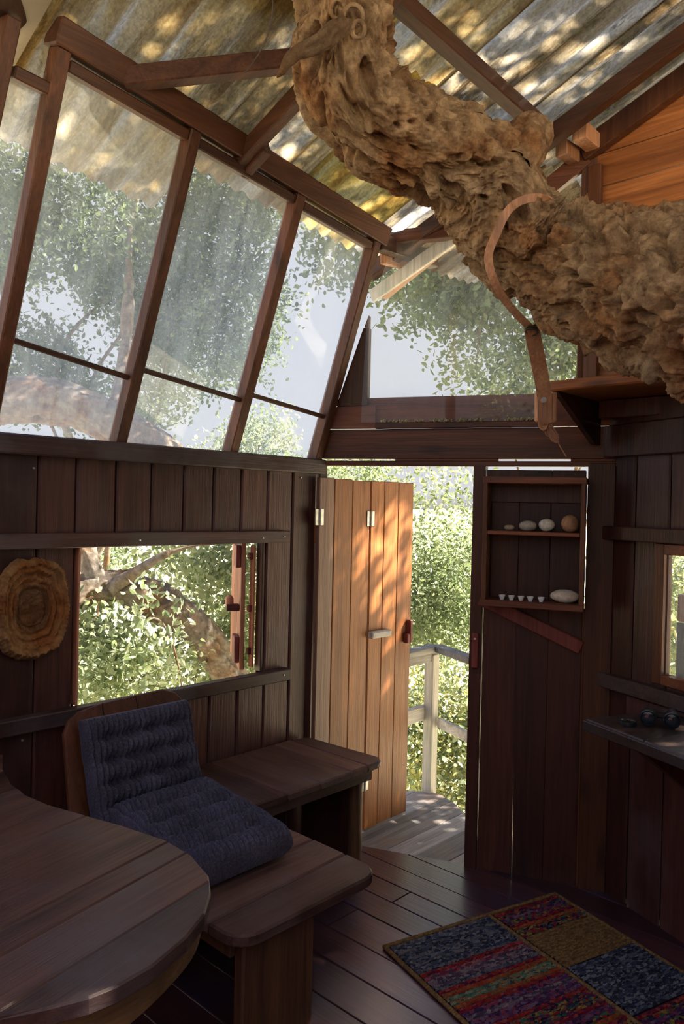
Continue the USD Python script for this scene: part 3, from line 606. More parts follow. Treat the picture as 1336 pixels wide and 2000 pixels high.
for k in range(14):
    x = 1062 + random.uniform(-6, 14); fr.append(tube([at(x, 828, 2.68), at(x + 10 + random.uniform(-6, 6), 842 + random.uniform(0, 8), 2.68), at(1086 + random.uniform(-8, 8), 852 + random.uniform(-4, 10), 2.68), at(1088 + random.uniform(-6, 6), 864, 2.68)], .0035, 5))
obj('frayed_end', join(fr), w_strap, st, kind='stuff'); obj('cord', tube([at(1086, 856, 2.68), at(1094, 872, 2.69), at(1106, 892, 2.70)], .002, 6), w_strap, st)
cb = CubicSpline([0, .5, 1], [at(532, -12, 1.80), at(522, 70, 1.80), at(478, 142, 1.82)])(np.linspace(0, 1, 24))
obj('wire', tube(cb, .0016, 6), wirem, None, label='thin dark wire hanging beside the top of the limb', cat='wire')

# ------------------------------------------------------------------ hanging upper shelf
us = thing('hanging_shelf', (.1, -1.5, 1.93), 'high plank shelf with a reddish lit front edge under the limb on the right', 'shelf')
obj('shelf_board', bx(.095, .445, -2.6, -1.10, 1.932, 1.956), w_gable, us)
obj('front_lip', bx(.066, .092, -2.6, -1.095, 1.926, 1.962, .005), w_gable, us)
obj('side_bracket', hull([np.array([x, y, z]) for y in (-1.118, -1.098) for x, z in ((.09, 1.928), (.445, 1.928), (.445, 1.76), (.40, 1.76))]), w_dark, us)
obj('wall_cleat', bx(.405, .445, -2.6, -1.125, 1.86, 1.928), w_darkp, us)

# ------------------------------------------------------------------ small wall box with pebbles and cups
sb = thing('wall_box', tuple(dp(.96, .06, 1.12)), 'shallow brown wooden box shelf hung on the closed door leaf', 'wall shelf')
obj('side', dbox(.763, .780, .0, .12, 1.118, 1.632), w_darkp, sb); obj('side', dbox(1.138, 1.155, .0, .12, 1.112, 1.632), w_darkp, sb)
obj('top', dbox(.760, 1.158, .0, .122, 1.605, 1.632), w_raild, sb); obj('bottom', dbox(.763, 1.155, .0, .122, 1.112, 1.138), w_raild, sb)
obj('shelf', dbox(.780, 1.138, .0, .118, 1.400, 1.416), w_raild, sb)
for a, b in ((.781, .893), (.894, 1.018), (1.019, 1.137)): obj('back_board', dbox(a, b, .0, .008, 1.138, 1.605), w_dark, sb)
def pebble(t, o, z, a, b, h, seed):
    s = trimesh.creation.icosphere(3); v = np.array(s.vertices); n = meshkit.fbm(v * 1.3 + seed, 2, seed) - .5
    v = v * (1 + .14 * n[:, None]); v = v * [a, b, h]; v[:, 2] -= v[:, 2].min()
    return np.stack([v[:, 0] * DD[0] + v[:, 1] * ND[0], v[:, 0] * DD[1] + v[:, 1] * ND[1], v[:, 2]], 1) + dp(t, o, z), np.array(s.faces)[:, ::-1]
for (t, z, a, b, h, mi, lab) in ((.862, 1.416, .022, .018, .012, 0, 'smallest flat tan pebble on the middle shelf of the wall box'),
                               (.935, 1.416, .035, .028, .021, 1, 'flattened grey-tan pebble on the middle shelf of the wall box'),
                               (1.008, 1.416, .031, .028, .026, 2, 'roundish pale white stone on the middle shelf of the wall box'),
                               (1.096, 1.416, .034, .033, .035, 3, 'round orange-brown stone ball at the right of the middle shelf'),
                               (1.083, 1.138, .054, .036, .027, 4, 'large smooth oval pebble on the bottom of the wall box')):
    obj('pebble', pebble(t, .065, z, a, b, h, int(t * 100)), stone_m[mi], None, label=lab, cat='stone', smooth=True)
cupm = lathe([(0, 0), (.007, 0), (.008, .003), (.0135, .019), (.0125, .019), (.0075, .005), (0, .005)], (0, 0, 0), 18)
names5 = ['first', 'second', 'third', 'fourth', 'fifth']
for k, t in enumerate((.842, .879, .917, .953, .995)):
    obj('cup', (cupm[0] + dp(t, .085, 1.138), cupm[1]), ceram, None, label='%s tiny white cup from the left on the bottom of the wall box' % names5[k], cat='cup', group='row of tiny white cups', smooth=50)

# ------------------------------------------------------------------ cork plaque on the left wall
cp = thing('cork_plaque', (-1.305, -.01, 1.145), 'rough oval slab of cork bark hung on the wall left of the shutter window', 'cork plaque')
nu_, nv_ = 70, 220; rr = np.linspace(0, 1, nu_); aa = np.linspace(0, 2 * np.pi, nv_, endpoint=False); Rr, Aa = np.meshgrid(rr, aa, indexing='ij')
edge = 1 + .05 * (meshkit.noise(np.stack([np.cos(aa) * 3, np.sin(aa) * 3, aa * 0], -1), 4) - .5) + .06 * (meshkit.noise(np.stack([np.cos(aa) * 14, np.sin(aa) * 14, aa * 0 + 3], -1), 6) - .5)
sq = 1 / (np.abs(np.cos(aa)) ** 2.6 + np.abs(np.sin(aa)) ** 2.6) ** (1 / 2.6)
px_, pz_ = Rr * .120 * np.cos(Aa) * edge * sq, Rr * .163 * np.sin(Aa) * edge * sq
q = np.stack([px_ * 40, pz_ * 40, px_ * 0], -1)
hgt = .012 + .026 * np.exp(-((Rr - .86) / .13) ** 2) + .006 * np.sin(Rr * 42 + 4 * meshkit.fbm(q * .3, 2, 3)) * (Rr > .35) + .016 * (meshkit.fbm(q * 1.2, 3, 2) - .5) - .012 * np.exp(-(Rr / .42) ** 2)
hgt += .006 * np.sin(Aa * 70) * np.clip((Rr - .8) / .2, 0, 1)
hgt[-1] = -.004
v = np.stack([px_ - 1.305, -.012 - hgt, pz_ + 1.145], -1).reshape(-1, 3); i, j = np.meshgrid(np.arange(nu_ - 1), np.arange(nv_), indexing='ij'); i, j = i.ravel(), j.ravel(); j2 = (j + 1) % nv_
ff = np.stack([i * nv_ + j, i * nv_ + j2, (i + 1) * nv_ + j2, (i + 1) * nv_ + j], 1)
cork_rim = bark_mat('plaque_cork', (.46, .27, .12), (.20, .09, .035), 1.5)
cork_mid = bark_mat('plaque_core', (.24, .14, .07), (.10, .05, .025), 1.2)
inner = i < int(nu_ * .46)
def sub(v, f): u, inv = np.unique(f, return_inverse=True); return v[u], inv.reshape(f.shape)
obj('rim', sub(v, ff[~inner]), cork_rim, cp, smooth=True); obj('core', sub(v, ff[inner]), cork_mid, cp, smooth=True, label='darker brown centre of the cork slab')

# ------------------------------------------------------------------ table
tb = thing('table', (-2.0, -.9, 0), 'dark worn plank table with a curved edge in the lower left', 'table')
out = [(-1.36, .10), (-1.404, -.03), (-1.457, -.174), (-1.490, -.312), (-1.499, -.425), (-1.486, -.53), (-1.452, -.654), (-1.415, -.775), (-1.385, -.917), (-1.387, -1.025), (-1.415, -1.125), (-1.46, -1.193), (-1.517, -1.249), (-1.588, -1.29), (-1.679, -1.322), (-1.753, -1.33), (-1.80, -1.325), (-1.862, -1.303), (-1.95, -1.262), (-2.06, -1.19), (-2.16, -1.10), (-2.3, -.93), (-2.42, -.70), (-2.46, -.4), (-2.45, -.06), (-1.45, -.06)]
out = [(x, min(y, -.05)) for x, y in out]
op = Polygon(out[1:-1]).buffer(0)
op = op.buffer(.02, resolution=6).buffer(-.02, resolution=6).simplify(.0015)
ta = math.radians(13); tdir = np.array([math.cos(ta), math.sin(ta)]); tn = np.array([-math.sin(ta), math.cos(ta)])
offs = sorted([np.array(p) @ tn for p in ((-1.69, -.717), (-1.39, -.93), (-1.388, -1.006), (-1.429, -1.148), (-1.512, -.37))])
offs = [offs[0] - .6] + offs + [offs[-1] + .16, offs[-1] + .34, offs[-1] + .9]
for a, b in zip(offs[:-1], offs[1:]):
    strip = Polygon([tdir * -6 + tn * (a + .0015), tdir * 6 + tn * (a + .0015), tdir * 6 + tn * (b - .0015), tdir * -6 + tn * (b - .0015)])
    g = op.intersection(strip)
    for p in getattr(g, 'geoms', [g]):
        if p.area > 1e-3: obj('table_plank', plate(p.simplify(.001), .668, .700 + random.uniform(-.001, .001), .004), w_table, tb)
fe = np.array(out[8:21]); cs = CubicSpline(np.linspace(0, 1, len(fe)), fe)(np.linspace(0, 1, 40)); cen = np.array([-1.95, -.75])
inn = cs + (cen - cs) / np.linalg.norm(cen - cs, axis=1, keepdims=True) * .018; inn2 = cs + (cen - cs) / np.linalg.norm(cen - cs, axis=1, keepdims=True) * .036
dz = .046 + .03 * np.exp(-((np.linspace(0, 1, 40) - .68) / .16) ** 2)
v = np.vstack([np.column_stack([inn, np.full(40, .668)]), np.column_stack([inn, .668 - dz]), np.column_stack([inn2, .668 - dz]), np.column_stack([inn2, np.full(40, .668)])]); f = []
for k in range(39):
    for r_ in range(4): f.append((r_ * 40 + k, r_ * 40 + k + 1, ((r_ + 1) % 4) * 40 + k + 1, ((r_ + 1) % 4) * 40 + k))
obj('apron', (v, f), w_ply, tb, label='lighter curved plywood apron')
obj('leg', bx(-1.86, -1.80, -1.275, -1.215, 0, .668, .006), w_leg, tb); obj('leg', bx(-2.35, -2.29, -.65, -.59, 0, .668, .006), w_leg, tb); obj('leg', bx(-1.66, -1.60, -.22, -.16, 0, .668, .006), w_leg, tb); obj('leg', bx(-2.40, -2.34, -.16, -.10, 0, .668, .006), w_leg, tb)

# ------------------------------------------------------------------ slatted bench along the left wall
bn = thing('bench', (-.7, -.22, 0), 'low wooden bench of cross planks along the board wall beside the doorway', 'bench')
bj = [-.742, -.566, -.402, -.232, -.135, -.035]
for a, b in zip(bj[:-1], bj[1:]):
    fr_ = -.462 + random.uniform(-.004, .004)
    if b > -.05:
        p = sbox(a + .002, fr_, b, -.028); c_ = .055
        p = Polygon([(a + .002, -.012), (b - .015, -.030), (b + .012, -.41)] + [(b + .012 - c_ + c_ * math.cos(t), -.405 - c_ * math.sin(t)) for t in np.linspace(.2, 1.57, 6)] + [(a + .002, -.462)])
    else: p = sbox(a + .003, fr_, b - .003, -.006)
    obj('bench_plank', plate(p, .446, .476 + random.uniform(-.002, .001), .006), w_bench, bn)
obj('front_rail', bx(-.735, -.075, -.43, -.405, .395, .446), w_seat, bn)
for y in (-.06, -.40): obj('cross_rail', bx(-.12, -.075, y - .02, y + .02, .38, .445), w_leg, bn) if y > -.1 else None
obj('end_panel', bx(-.075, -.045, -.30, -.03, .0, .446), w_dark, bn)
obj('log_post', bark_tube([[-.058, -.325, 0], [-.060, -.327, .15], [-.057, -.325, .3], [-.058, -.328, .446]], np.array([.032, .031, .030, .030]), 40, 40, .002, seed=5), w_leg, bn, smooth=True)
obj('leg', bx(-.735, -.68, -.40, -.345, 0, .446), w_leg, bn); obj('leg', bx(-.735, -.68, -.10, -.045, 0, .446), w_leg, bn)

# ------------------------------------------------------------------ seat with back
ch = thing('chair', (-.92, -.6, 0), 'low rustic wooden chair with a wide rounded plank seat and panel back', 'chair')
def rrect(x0, x1, y0, y1, r, sh=0):
    p = []
    for cx, cy, a0 in ((x1 - r, y1 - r, 0), (x0 + r, y1 - r, 90), (x0 + r, y0 + r, 180), (x1 - r, y0 + r, 270)):
        p += [(cx + r * math.cos(math.radians(a0 + k * 15)), cy + r * math.sin(math.radians(a0 + k * 15))) for k in range(7)]
    return Polygon(p)
sp_ = rrect(-1.195, -.642, -.968, -.475, .075)
for y0, y1 in ((-1.1, -.834), (-.828, -.689), (-.683, -.4)):
    g = sp_.intersection(Polygon([(-2, y0 - .045), (0, y0 + .045), (0, y1 + .045), (-2, y1 - .045)])) if True else None
    obj('seat_plank', plate(g.simplify(.0008), .366, .400 + random.uniform(-.001, .001), .006), w_seat, ch)
obj('seat_plank', plate(rrect(-1.195, -.762, -.472, -.20, .02), .366, .400, .006), w_seat, ch)
obj('leg_panel', bx(-1.145, -.885, -.925, -.885, 0, .366, .006), w_leg, ch)
obj('leg_panel', bx(-1.145, -.885, -.30, -.26, 0, .366, .006), w_leg, ch)
obj('cleat', bx(-.80, -.68, -.90, -.52, .335, .366), w_leg, ch)
obj('cleat', bx(-1.17, -1.15, -.90, -.52, .32, .366), w_leg, ch)
bl0, bl1 = np.array([0, -.235, .40]), np.array([0, -.085, .812]); bu = (bl1 - bl0); bl = np.linalg.norm(bu); bu /= bl; bnrm = np.cross(bu, X)
def bpanel(pts, t0=-.012, t1=.012):
    v, f = plate(np.array(pts), t0, t1, .005); return np.outer(v[:, 0], X) + np.outer(v[:, 1], bu) + np.outer(v[:, 2], bnrm) + bl0, f
obj('back_plank', bpanel([(-1.262, 0), (-1.092, 0), (-1.092, bl + .0), (-1.175, bl - .012), (-1.215, bl - .035), (-1.238, bl - .075)]), w_back, ch)
obj('back_plank', bpanel([(-1.089, 0), (-.962, 0), (-.962, bl + .006), (-1.089, bl)]), w_back, ch)
obj('back_plank', bpanel([(-.959, 0), (-.78, 0), (-.765, bl - .055), (-.80, bl - .010), (-.85, bl + .010), (-.959, bl + .006)]), w_back, ch)
obj('back_batten', bpanel([(-1.2, .08), (-.82, .08), (-.82, .12), (-1.2, .12)], .013, .03), w_back, ch)

# ------------------------------------------------------------------ ribbed chair cushion
chen = usdkit.material(stage, '/World/Looks/chenille', {
    'g': ('geometry', {}), 'm': ('mapping', {'scale': (1, 1, 1)}), 'n': ('noise_texture', {'scale': 150., 'detail': 2.}), 'n2': ('noise_texture', {'scale': 9., 'detail': 3.}),
    'r': ('rgb_ramp', {'ramp': [(.3, (.055, .053, .070)), (.55, (.085, .082, .108)), (.75, (.125, .12, .155))]}), 'r2': ('rgb_ramp', {'ramp': [(.35, (.75, .72, .72)), (.7, (1.15, 1.15, 1.2))]}), 'x': ('mix', {'mix_type': 'multiply', 'fac': 1.}),
    'b': ('bump', {'strength': .35, 'distance': .003}), 'p': ('principled_bsdf', {'roughness': .95, 'specular_ior_level': .1, 'sheen_weight': .25, 'sheen_roughness': .4, 'sheen_tint': (.6, .65, .9)})},
    [('g.position', 'n.vector'), ('g.position', 'n2.vector'), ('n.fac', 'r.fac'), ('n2.fac', 'r2.fac'), ('r.color', 'x.color1'), ('r2.color', 'x.color2'), ('x.color', 'p.base_color'), ('n.fac', 'b.height'), ('b.normal', 'p.normal')], surface='p.BSDF')
def pad(corner, ex, ey, w, l, th, ribs, tufts, seed, sag=0., RA=.021):
    """Ribbed tufted pad: corner + ex*w + ey*l; ribs run along ey; thickness along ex x ey."""
    ex, ey = np.asarray(ex, float), np.asarray(ey, float); ex /= np.linalg.norm(ex); ey -= ex * (ey @ ex); ey /= np.linalg.norm(ey); n = np.cross(ex, ey)
    nu, nv = ribs * 10, 110; a = np.linspace(-1, 1, nu + 1); b = np.linspace(-1, 1, nv + 1); A, B = np.meshgrid(a, b, indexing='ij')
    e = np.clip(1 - np.abs(A) ** 12, 0, 1) ** .40 * np.clip(1 - np.abs(B) ** 12, 0, 1) ** .40
    dip = 0
    for i in range(tufts[0]):
        for j in range(tufts[1]):
            ca = -1 + 2 * (i + .5 + .5 * 0) / tufts[0] + 1 / tufts[0] if i < tufts[0] - 1 else None
            cb = -1 + 2 * (j + .5) / tufts[1] + 1 / tufts[1] if j < tufts[1] - 1 else None
            if ca is None or cb is None: continue
            dip = dip + np.exp(-(((A - ca) / .10) ** 2 + ((B - cb) / .10) ** 2)) + .46 * np.exp(-((B - cb) / .075) ** 2) * np.exp(-((A - ca) / .34) ** 2)
    wob = .25 * (meshkit.noise(np.stack([A * 4, B * 6, A * 0 + seed], -1), seed) - .5)
    rib = np.abs(np.sin(np.pi * ribs / 2 * (A + 1) + wob * 3))
    cordl = np.abs(np.sin(np.pi * 22 * (B + 1) + np.floor((A + 1) * ribs / 2) * 1.9))
    puff = .12 * (meshkit.fbm(np.stack([A * 2, B * 2, A * 0], -1), 2, seed + 1) - .5)
    top = th * (.5 * e * (1 + puff)) + e * (RA * rib ** .75 + .0030 * cordl) - .036 * np.minimum(dip, 1.1) * e
    bot = -th * .5 * e - e * .005 * rib
    P = np.asarray(corner, float) + np.outer(((A + 1) / 2 * w).ravel(), ex) + np.outer(((B + 1) / 2 * l).ravel(), ey)
    P = P + np.outer(.006 * (meshkit.noise(np.stack([B * 3, A * 3, A * 0 + 9], -1), seed).ravel() - .5) * 1.2, ex)
    sgb = (-sag * (1 - B.ravel() ** 2))
    v = np.vstack([P + np.outer(top.ravel() + sgb, n), P + np.outer(bot.ravel() + sgb, n)]); N = (nu + 1) * (nv + 1)
    i, j = np.meshgrid(np.arange(nu), np.arange(nv), indexing='ij'); i, j = i.ravel(), j.ravel(); k = i * (nv + 1) + j
    f = np.stack([k, k + nv + 1, k + nv + 2, k + 1], 1)
    m_ = trimesh.Trimesh(v, np.vstack([np.vstack([f[:, [0, 1, 2]], f[:, [0, 2, 3]]]), np.vstack([f[:, [0, 2, 1]], f[:, [0, 3, 2]]]) + N]), process=False); m_.merge_vertices(digits_vertex=6)
    return m_
cu = thing('cushion', (-.97, -.45, .4), 'slate-blue ribbed and tufted cushion folded over the seat and back of the chair', 'cushion')
obj('back_pad', pad([-1.215, -.285, .462], [1, 0, 0], [.02, .118, .345], .405, .352, .066, 21, (5, 5), 3), chen, cu, smooth=True)
obj('seat_pad', pad([-1.185, -.735, .452], [1, 0.0, 0], [-.02, .50, .055], .395, .455, .082, 21, (5, 5), 8, RA=.026), chen, cu, smooth=True)

# ------------------------------------------------------------------ patchwork braided rug
rug = thing('rug', (.0, -1.3, 0), 'braided patchwork rug in denim blue, red and jute on the floor', 'rug')
def rug_mat(name, cols, cell=150., var=1.):
    k = len(cols); ramp = [(i / k, tuple(x * .66 for x in c)) for i, c in enumerate(cols)]
    n = {'g': ('geometry', {}), 'o': ('object_info', {}), 'vr': ('vector_rotate', {'rotate_type': 'z_axis', 'angle': math.radians(17)}), 'm': ('mapping', {'scale': (cell * .45, cell, cell)}), 'v': ('voronoi_texture', {'scale': 1.}), 'wn': ('white_noise_texture', {'dimensions': '3D'}),
         'r': ('rgb_ramp', {'ramp': ramp, 'interpolate': False}), 'n': ('noise_texture', {'scale': 420., 'detail': 2.}), 'f': ('rgb_ramp', {'ramp': [(.3, (.6, .6, .6)), (.7, (1.25, 1.25, 1.25))]}), 'x': ('mix', {'mix_type': 'multiply', 'fac': 1.}),
         'b': ('bump', {'strength': .7, 'distance': .003}), 'p': ('principled_bsdf', {'roughness': .95, 'specular_ior_level': .1})}
    l = [('g.position', 'vr.vector'), ('vr.vector', 'm.vector'), ('m.vector', 'v.vector'), ('v.position', 'wn.vector'), ('wn.value', 'r.fac'), ('g.position', 'n.vector'), ('n.fac', 'f.fac'), ('r.color', 'x.color1'), ('f.color', 'x.color2'), ('x.color', 'p.base_color'), ('v.distance', 'b.height'), ('b.normal', 'p.normal')]
    return usdkit.material(stage, '/World/Looks/' + name, n, l, surface='p.BSDF')
RG = {'denim': rug_mat('rug_denim', [(.06, .08, .14), (.16, .20, .28), (.30, .33, .38), (.09, .12, .19), (.05, .05, .08)]),
      'slate': rug_mat('rug_slate', [(.05, .065, .11), (.12, .14, .19), (.20, .20, .24), (.30, .28, .28)]),
      'red': rug_mat('rug_red', [(.42, .035, .04), (.25, .02, .05), (.50, .10, .10), (.10, .03, .08), (.35, .05, .03)]),
      'pink': rug_mat('rug_pink', [(.52, .12, .14), (.45, .22, .22), (.28, .05, .10), (.14, .10, .16)]),
      'mauve': rug_mat('rug_mauve', [(.30, .22, .26), (.16, .10, .16), (.10, .08, .14), (.40, .32, .34)]),
      'green': rug_mat('rug_green', [(.12, .26, .17), (.36, .40, .24), (.45, .20, .08), (.20, .32, .22), (.10, .12, .10)]),
      'orange': rug_mat('rug_orange', [(.52, .17, .05), (.38, .07, .03), (.30, .16, .06), (.50, .09, .05)]),
      'multi': rug_mat('rug_multi', [(.40, .04, .05), (.05, .05, .12), (.42, .32, .08), (.06, .22, .14), (.20, .04, .14), (.03, .03, .05), (.35, .12, .06)]),
      'purple': rug_mat('rug_purple', [(.16, .06, .20), (.08, .04, .12), (.34, .08, .14), (.24, .18, .28)]),
      'jute': rug_mat('rug_jute', [(.34, .21, .085), (.26, .155, .06), (.40, .26, .11)], 190.)}
RT = np.array([.34, -1.03, 0]); E1 = np.array([-.955, .295, 0]); E1 /= np.linalg.norm(E1); E2 = np.array([-E1[1] * -1, E1[0], 0]); E2 = np.array([-.295, -.955, 0]); E2 /= np.linalg.norm(E2)
def braid(a0, a1, b0, b1, seed):
    """One flat braid row from a0 to a1 along E1, b0..b1 wide, with a herringbone plait relief."""
    nu = max(8, int((a1 - a0) / .006)); nv = 6; a = np.linspace(a0, a1, nu + 1); b = np.linspace(0, 1, nv + 1); A, B = np.meshgrid(a, b, indexing='ij')
    wv = .0025 * (meshkit.noise(np.stack([A * 9, A * 0 + seed, A * 0], -1), 3) - .5)
    h = .004 + .0075 * np.sin(np.pi * B) ** .6 + .0022 * np.sin(A * 2 * np.pi / .017 + np.abs(B - .5) * 7 + seed) * np.sin(np.pi * B)
    P = RT + np.outer(A.ravel(), E1) + np.outer((b0 + (b1 - b0) * B + wv * 2).ravel(), E2); P[:, 2] = h.ravel()
    i, j = np.meshgrid(np.arange(nu), np.arange(nv), indexing='ij'); i, j = i.ravel(), j.ravel(); k = i * (nv + 1) + j
    return P, np.stack([k, k + 1, k + nv + 2, k + nv + 1], 1)
rows_r = [('multi', .012, .172), ('jute', .178, .372), ('denim', .378, .640), ('multi', .646, .80), ('jute', .806, 1.0)]
for n_, b0, b1 in rows_r:
    k = max(1, round((b1 - b0) / .019)); seq = {'multi': ['red', 'multi', 'purple', 'multi', 'red', 'orange', 'multi', 'multi']}.get(n_, [n_])
    groups = {}
    for q_ in range(k): groups.setdefault(seq[q_ % len(seq)], []).append(braid(.014, .330, b0 + (b1 - b0) * q_ / k, b0 + (b1 - b0) * (q_ + 1) / k, q_ + int(b0 * 100)))
    for c_, ms in groups.items(): obj('rug_patch', join(ms), RG[c_], rug, label=c_ + ' coloured braids', smooth=True)
rows_l = ['slate', 'denim', 'slate', 'denim', 'slate', 'denim', 'slate', 'denim', 'slate', 'red', 'pink', 'mauve', 'mauve', 'slate', 'red', 'orange', 'green', 'green', 'orange', 'red', 'purple', 'mauve', 'purple', 'purple', 'red', 'multi', 'multi', 'multi', 'red', 'purple', 'multi', 'orange', 'red', 'multi', 'slate', 'denim', 'slate', 'denim', 'slate', 'denim', 'slate', 'denim', 'slate', 'denim', 'red', 'multi', 'purple', 'multi', 'red', 'multi']
for q_, c_ in enumerate(rows_l):
    obj('rug_braid', braid(.352, .782, .012 + q_ * .0192, .012 + (q_ + 1) * .0192, q_ * 3 + 1), RG[c_], rug, label=c_ + ' coloured braid row', smooth=True)
for nm, a0, a1, b0, b1 in (('rug_border', -.004, .012, 0, 1.0), ('rug_border', .784, .800, 0, 1.0), ('rug_border', .332, .350, 0, 1.0)):
    P = np.array([RT + E1 * (a0 + a1) / 2 + E2 * t + Z * .006 for t in np.linspace(b0, b1, 60)]); obj(nm, tube(P, .0085, 8, flat=(Z, .75)), RG['jute'], rug, smooth=True)
obj('rug_border', tube([RT + E1 * t + E2 * .002 + Z * .006 for t in np.linspace(0, .796, 50)], .0085, 8, flat=(Z, .75)), RG['jute'], rug, smooth=True)

# ------------------------------------------------------------------ wall shelf on the right with binoculars
ws = thing('wall_shelf', (.1, -1.6, .8), 'dark plank shelf fixed below the small window on the right wall', 'shelf')
fl = rp(.02, 0, 0); e1 = RR
def wsp(r0, r1, o0, o1):
    return Polygon([tuple((rp(r0, o0, 0))[:2]), tuple((rp(r1, o0, 0))[:2]), tuple((rp(r1, o1, 0))[:2]), tuple((rp(r0, o1, 0))[:2])])
wsq = wsp(.315, .565, .042, .385); 
for r0, r1 in ((.31, .565), (.568, .75), (.753, .95)):
    obj('shelf_plank', plate(wsp(r0, r1, .040, .385 if r0 > .32 else .385), .770, .800, .006), w_blackx, ws)
obj('edge_strip', rbox(.31, .95, .386, .398, .762, .796, .004), w_blackx, ws)
obj('bracket', hull([rp(r, o, z) for r in (.40, .43) for o, z in ((.03, .770), (.34, .770), (.03, .55))]), w_dark, ws)
bi = thing('binoculars', tuple(rp(.46, .20, .80)), 'black pair of binoculars lying on the dark wall shelf', 'binoculars')
def barrel(c, d, prof):
    d = np.asarray(d, float) / np.linalg.norm(d); s = np.cross(d, Z); s /= np.linalg.norm(s); u = np.cross(s, d); v, f = lathe(prof, (0, 0, 0), 20)
    return np.outer(v[:, 0], s) + np.outer(v[:, 1], u) + np.outer(v[:, 2], d) + c, f
bd = (EYE - rp(.45, .2, .8)) * [1, 1, 0]; bd /= np.linalg.norm(bd); bs = np.cross(bd, Z); bd2 = bd * .93 + Z * .36
for k, s_ in enumerate((-.036, .036)):
    c = rp(.455, .20, .828) + bs * s_ - bd * .05
    bb = obj('barrel', barrel(c, bd, [(0, -.03), (.014, -.03), (.016, -.005), (.020, .02), (.026, .06), (.027, .09), (.023, .092), (.022, .084), (0, .084)]), black, bi, smooth=40)
    obj('lens', barrel(c + bd * .086, bd, [(.0225, 0), (.018, .003), (.010, .005), (0, .0056)]), lensm, bb, smooth=True)
obj('bridge', obox(rp(.455, .20, .830) - bd * .03, [bs, bd, Z], [.03, .025, .010], .004), black, bi)
obj('lens_cap', (lathe([(0, 0), (.026, 0), (.028, .004), (.027, .013), (.024, .015), (.020, .010), (0, .010)], rp(.42, .305, .800), 22)), black, None, label='small black round cap on the wall shelf left of the binoculars', cat='cap', smooth=40)

# ------------------------------------------------------------------ porch deck and railing
dk = thing('deck', (.6, -.2, -.05), 'small weathered grey plank porch outside the doorway', 'porch', kind='structure')
dpoly = Polygon([(-.05, .20), (.62, .24), (.80, .20), (.92, .14), (.985, .06), (.99, -.02), (.94, -.14), (.86, -.26), (.80, -.40), (.76, -.62), (.80, -.9), (.60, -1.15)] + [tuple(dp(1.24, -.012, 0)[:2]), tuple(dp(.06, -.012, 0)[:2])])
ys = [.30, .115, -.045, -.105, -.235, -.365, -.50, -.64, -.78, -.92, -1.06, -1.2]
for a, b in zip(ys[1:], ys[:-1]):
    g = dpoly.intersection(sbox(-1, a + .002, 2, b - .002))
    for p in getattr(g, 'geoms', [g]):
        if p.area > 1e-3: obj('deck_board', plate(p, -.085, -.055 + random.uniform(-.003, .002), .003), w_deck, dk)
obj('deck_joist', bx(.0, .9, .02, .07, -.19, -.086), w_gray, dk); obj('deck_joist', bx(.2, .75, -.5, -.45, -.19, -.086), w_gray, dk)
rl = thing('railing', (.97, .06, -.05), 'weathered grey timber porch railing with a square corner post', 'railing')
cpx = np.array([.985, .068])
obj('post', obox([cpx[0], cpx[1], .315], np.eye(3), [.030, .030, .385], .004), w_gray, rl)
obj('top_rail', beam([1.03, .075, .728], [.905, -.26, .722], .075, .034), w_grayx, rl); obj('top_rail', beam([1.03, .080, .728], [.10, .10, .700], .075, .034), w_grayx, rl)
obj('top_rail', beam([.905, -.26, .722], [.80, -.62, .72], .075, .034), w_grayx, rl)
obj('mid_rail', beam([1.0, .105, .375], [.10, .105, .360], .030, .080), w_grayx, rl); obj('mid_rail', beam([1.01, .03, .325], [.80, -.62, .300], .026, .055), w_grayx, rl)
obj('under_rail', beam([1.0, .06, .690], [.10, .08, .665], .028, .05), w_grayx, rl)
obj('post', obox([.79, -.64, .30], np.eye(3), [.03, .03, .38], .004), w_gray, rl)
obj('post', obox([.05, .13, .30], np.eye(3), [.03, .03, .38], .004), w_gray, rl)

# ------------------------------------------------------------------ outside: ground and trees
ground_m = usdkit.material(stage, '/World/Looks/dry_ground', {
    'g': ('geometry', {}), 'n': ('noise_texture', {'scale': .9, 'detail': 6.}), 'n2': ('noise_texture', {'scale': 14., 'detail': 4.}),
    'r': ('rgb_ramp', {'ramp': [(.35, (.28, .27, .14)), (.5, (.50, .45, .31)), (.65, (.66, .60, .47))]}), 'r2': ('rgb_ramp', {'ramp': [(.3, (.6, .6, .6)), (.7, (1.2, 1.2, 1.2))]}), 'x': ('mix', {'mix_type': 'multiply', 'fac': 1.}), 'p': ('principled_bsdf', {'roughness': .95})},
    [('g.position', 'n.vector'), ('g.position', 'n2.vector'), ('n.fac', 'r.fac'), ('n2.fac', 'r2.fac'), ('r.color', 'x.color1'), ('r2.color', 'x.color2'), ('x.color', 'p.base_color')], surface='p.BSDF')
def gz(x, y):
    d = np.hypot(np.asarray(x, float), np.asarray(y, float))
    return -2.9 + .05 * np.maximum(d - 6, 0) + .35 * (meshkit.noise(np.stack([np.asarray(x) * .25, np.asarray(y) * .25, np.asarray(x) * 0.], -1), 3) - .5)
rad = np.concatenate([np.linspace(0, 12, 24), np.geomspace(13, 90, 20)]); ang = np.linspace(0, 2 * np.pi, 72, endpoint=False)
Rg, Ag = np.meshgrid(rad, ang, indexing='ij'); v = np.stack([Rg * np.cos(Ag), Rg * np.sin(Ag), gz(Rg * np.cos(Ag), Rg * np.sin(Ag))], -1).reshape(-1, 3)
f = [(i * 72 + j, (i + 1) * 72 + j, (i + 1) * 72 + (j + 1) % 72, i * 72 + (j + 1) % 72) for i in range(len(rad) - 1) for j in range(72)]
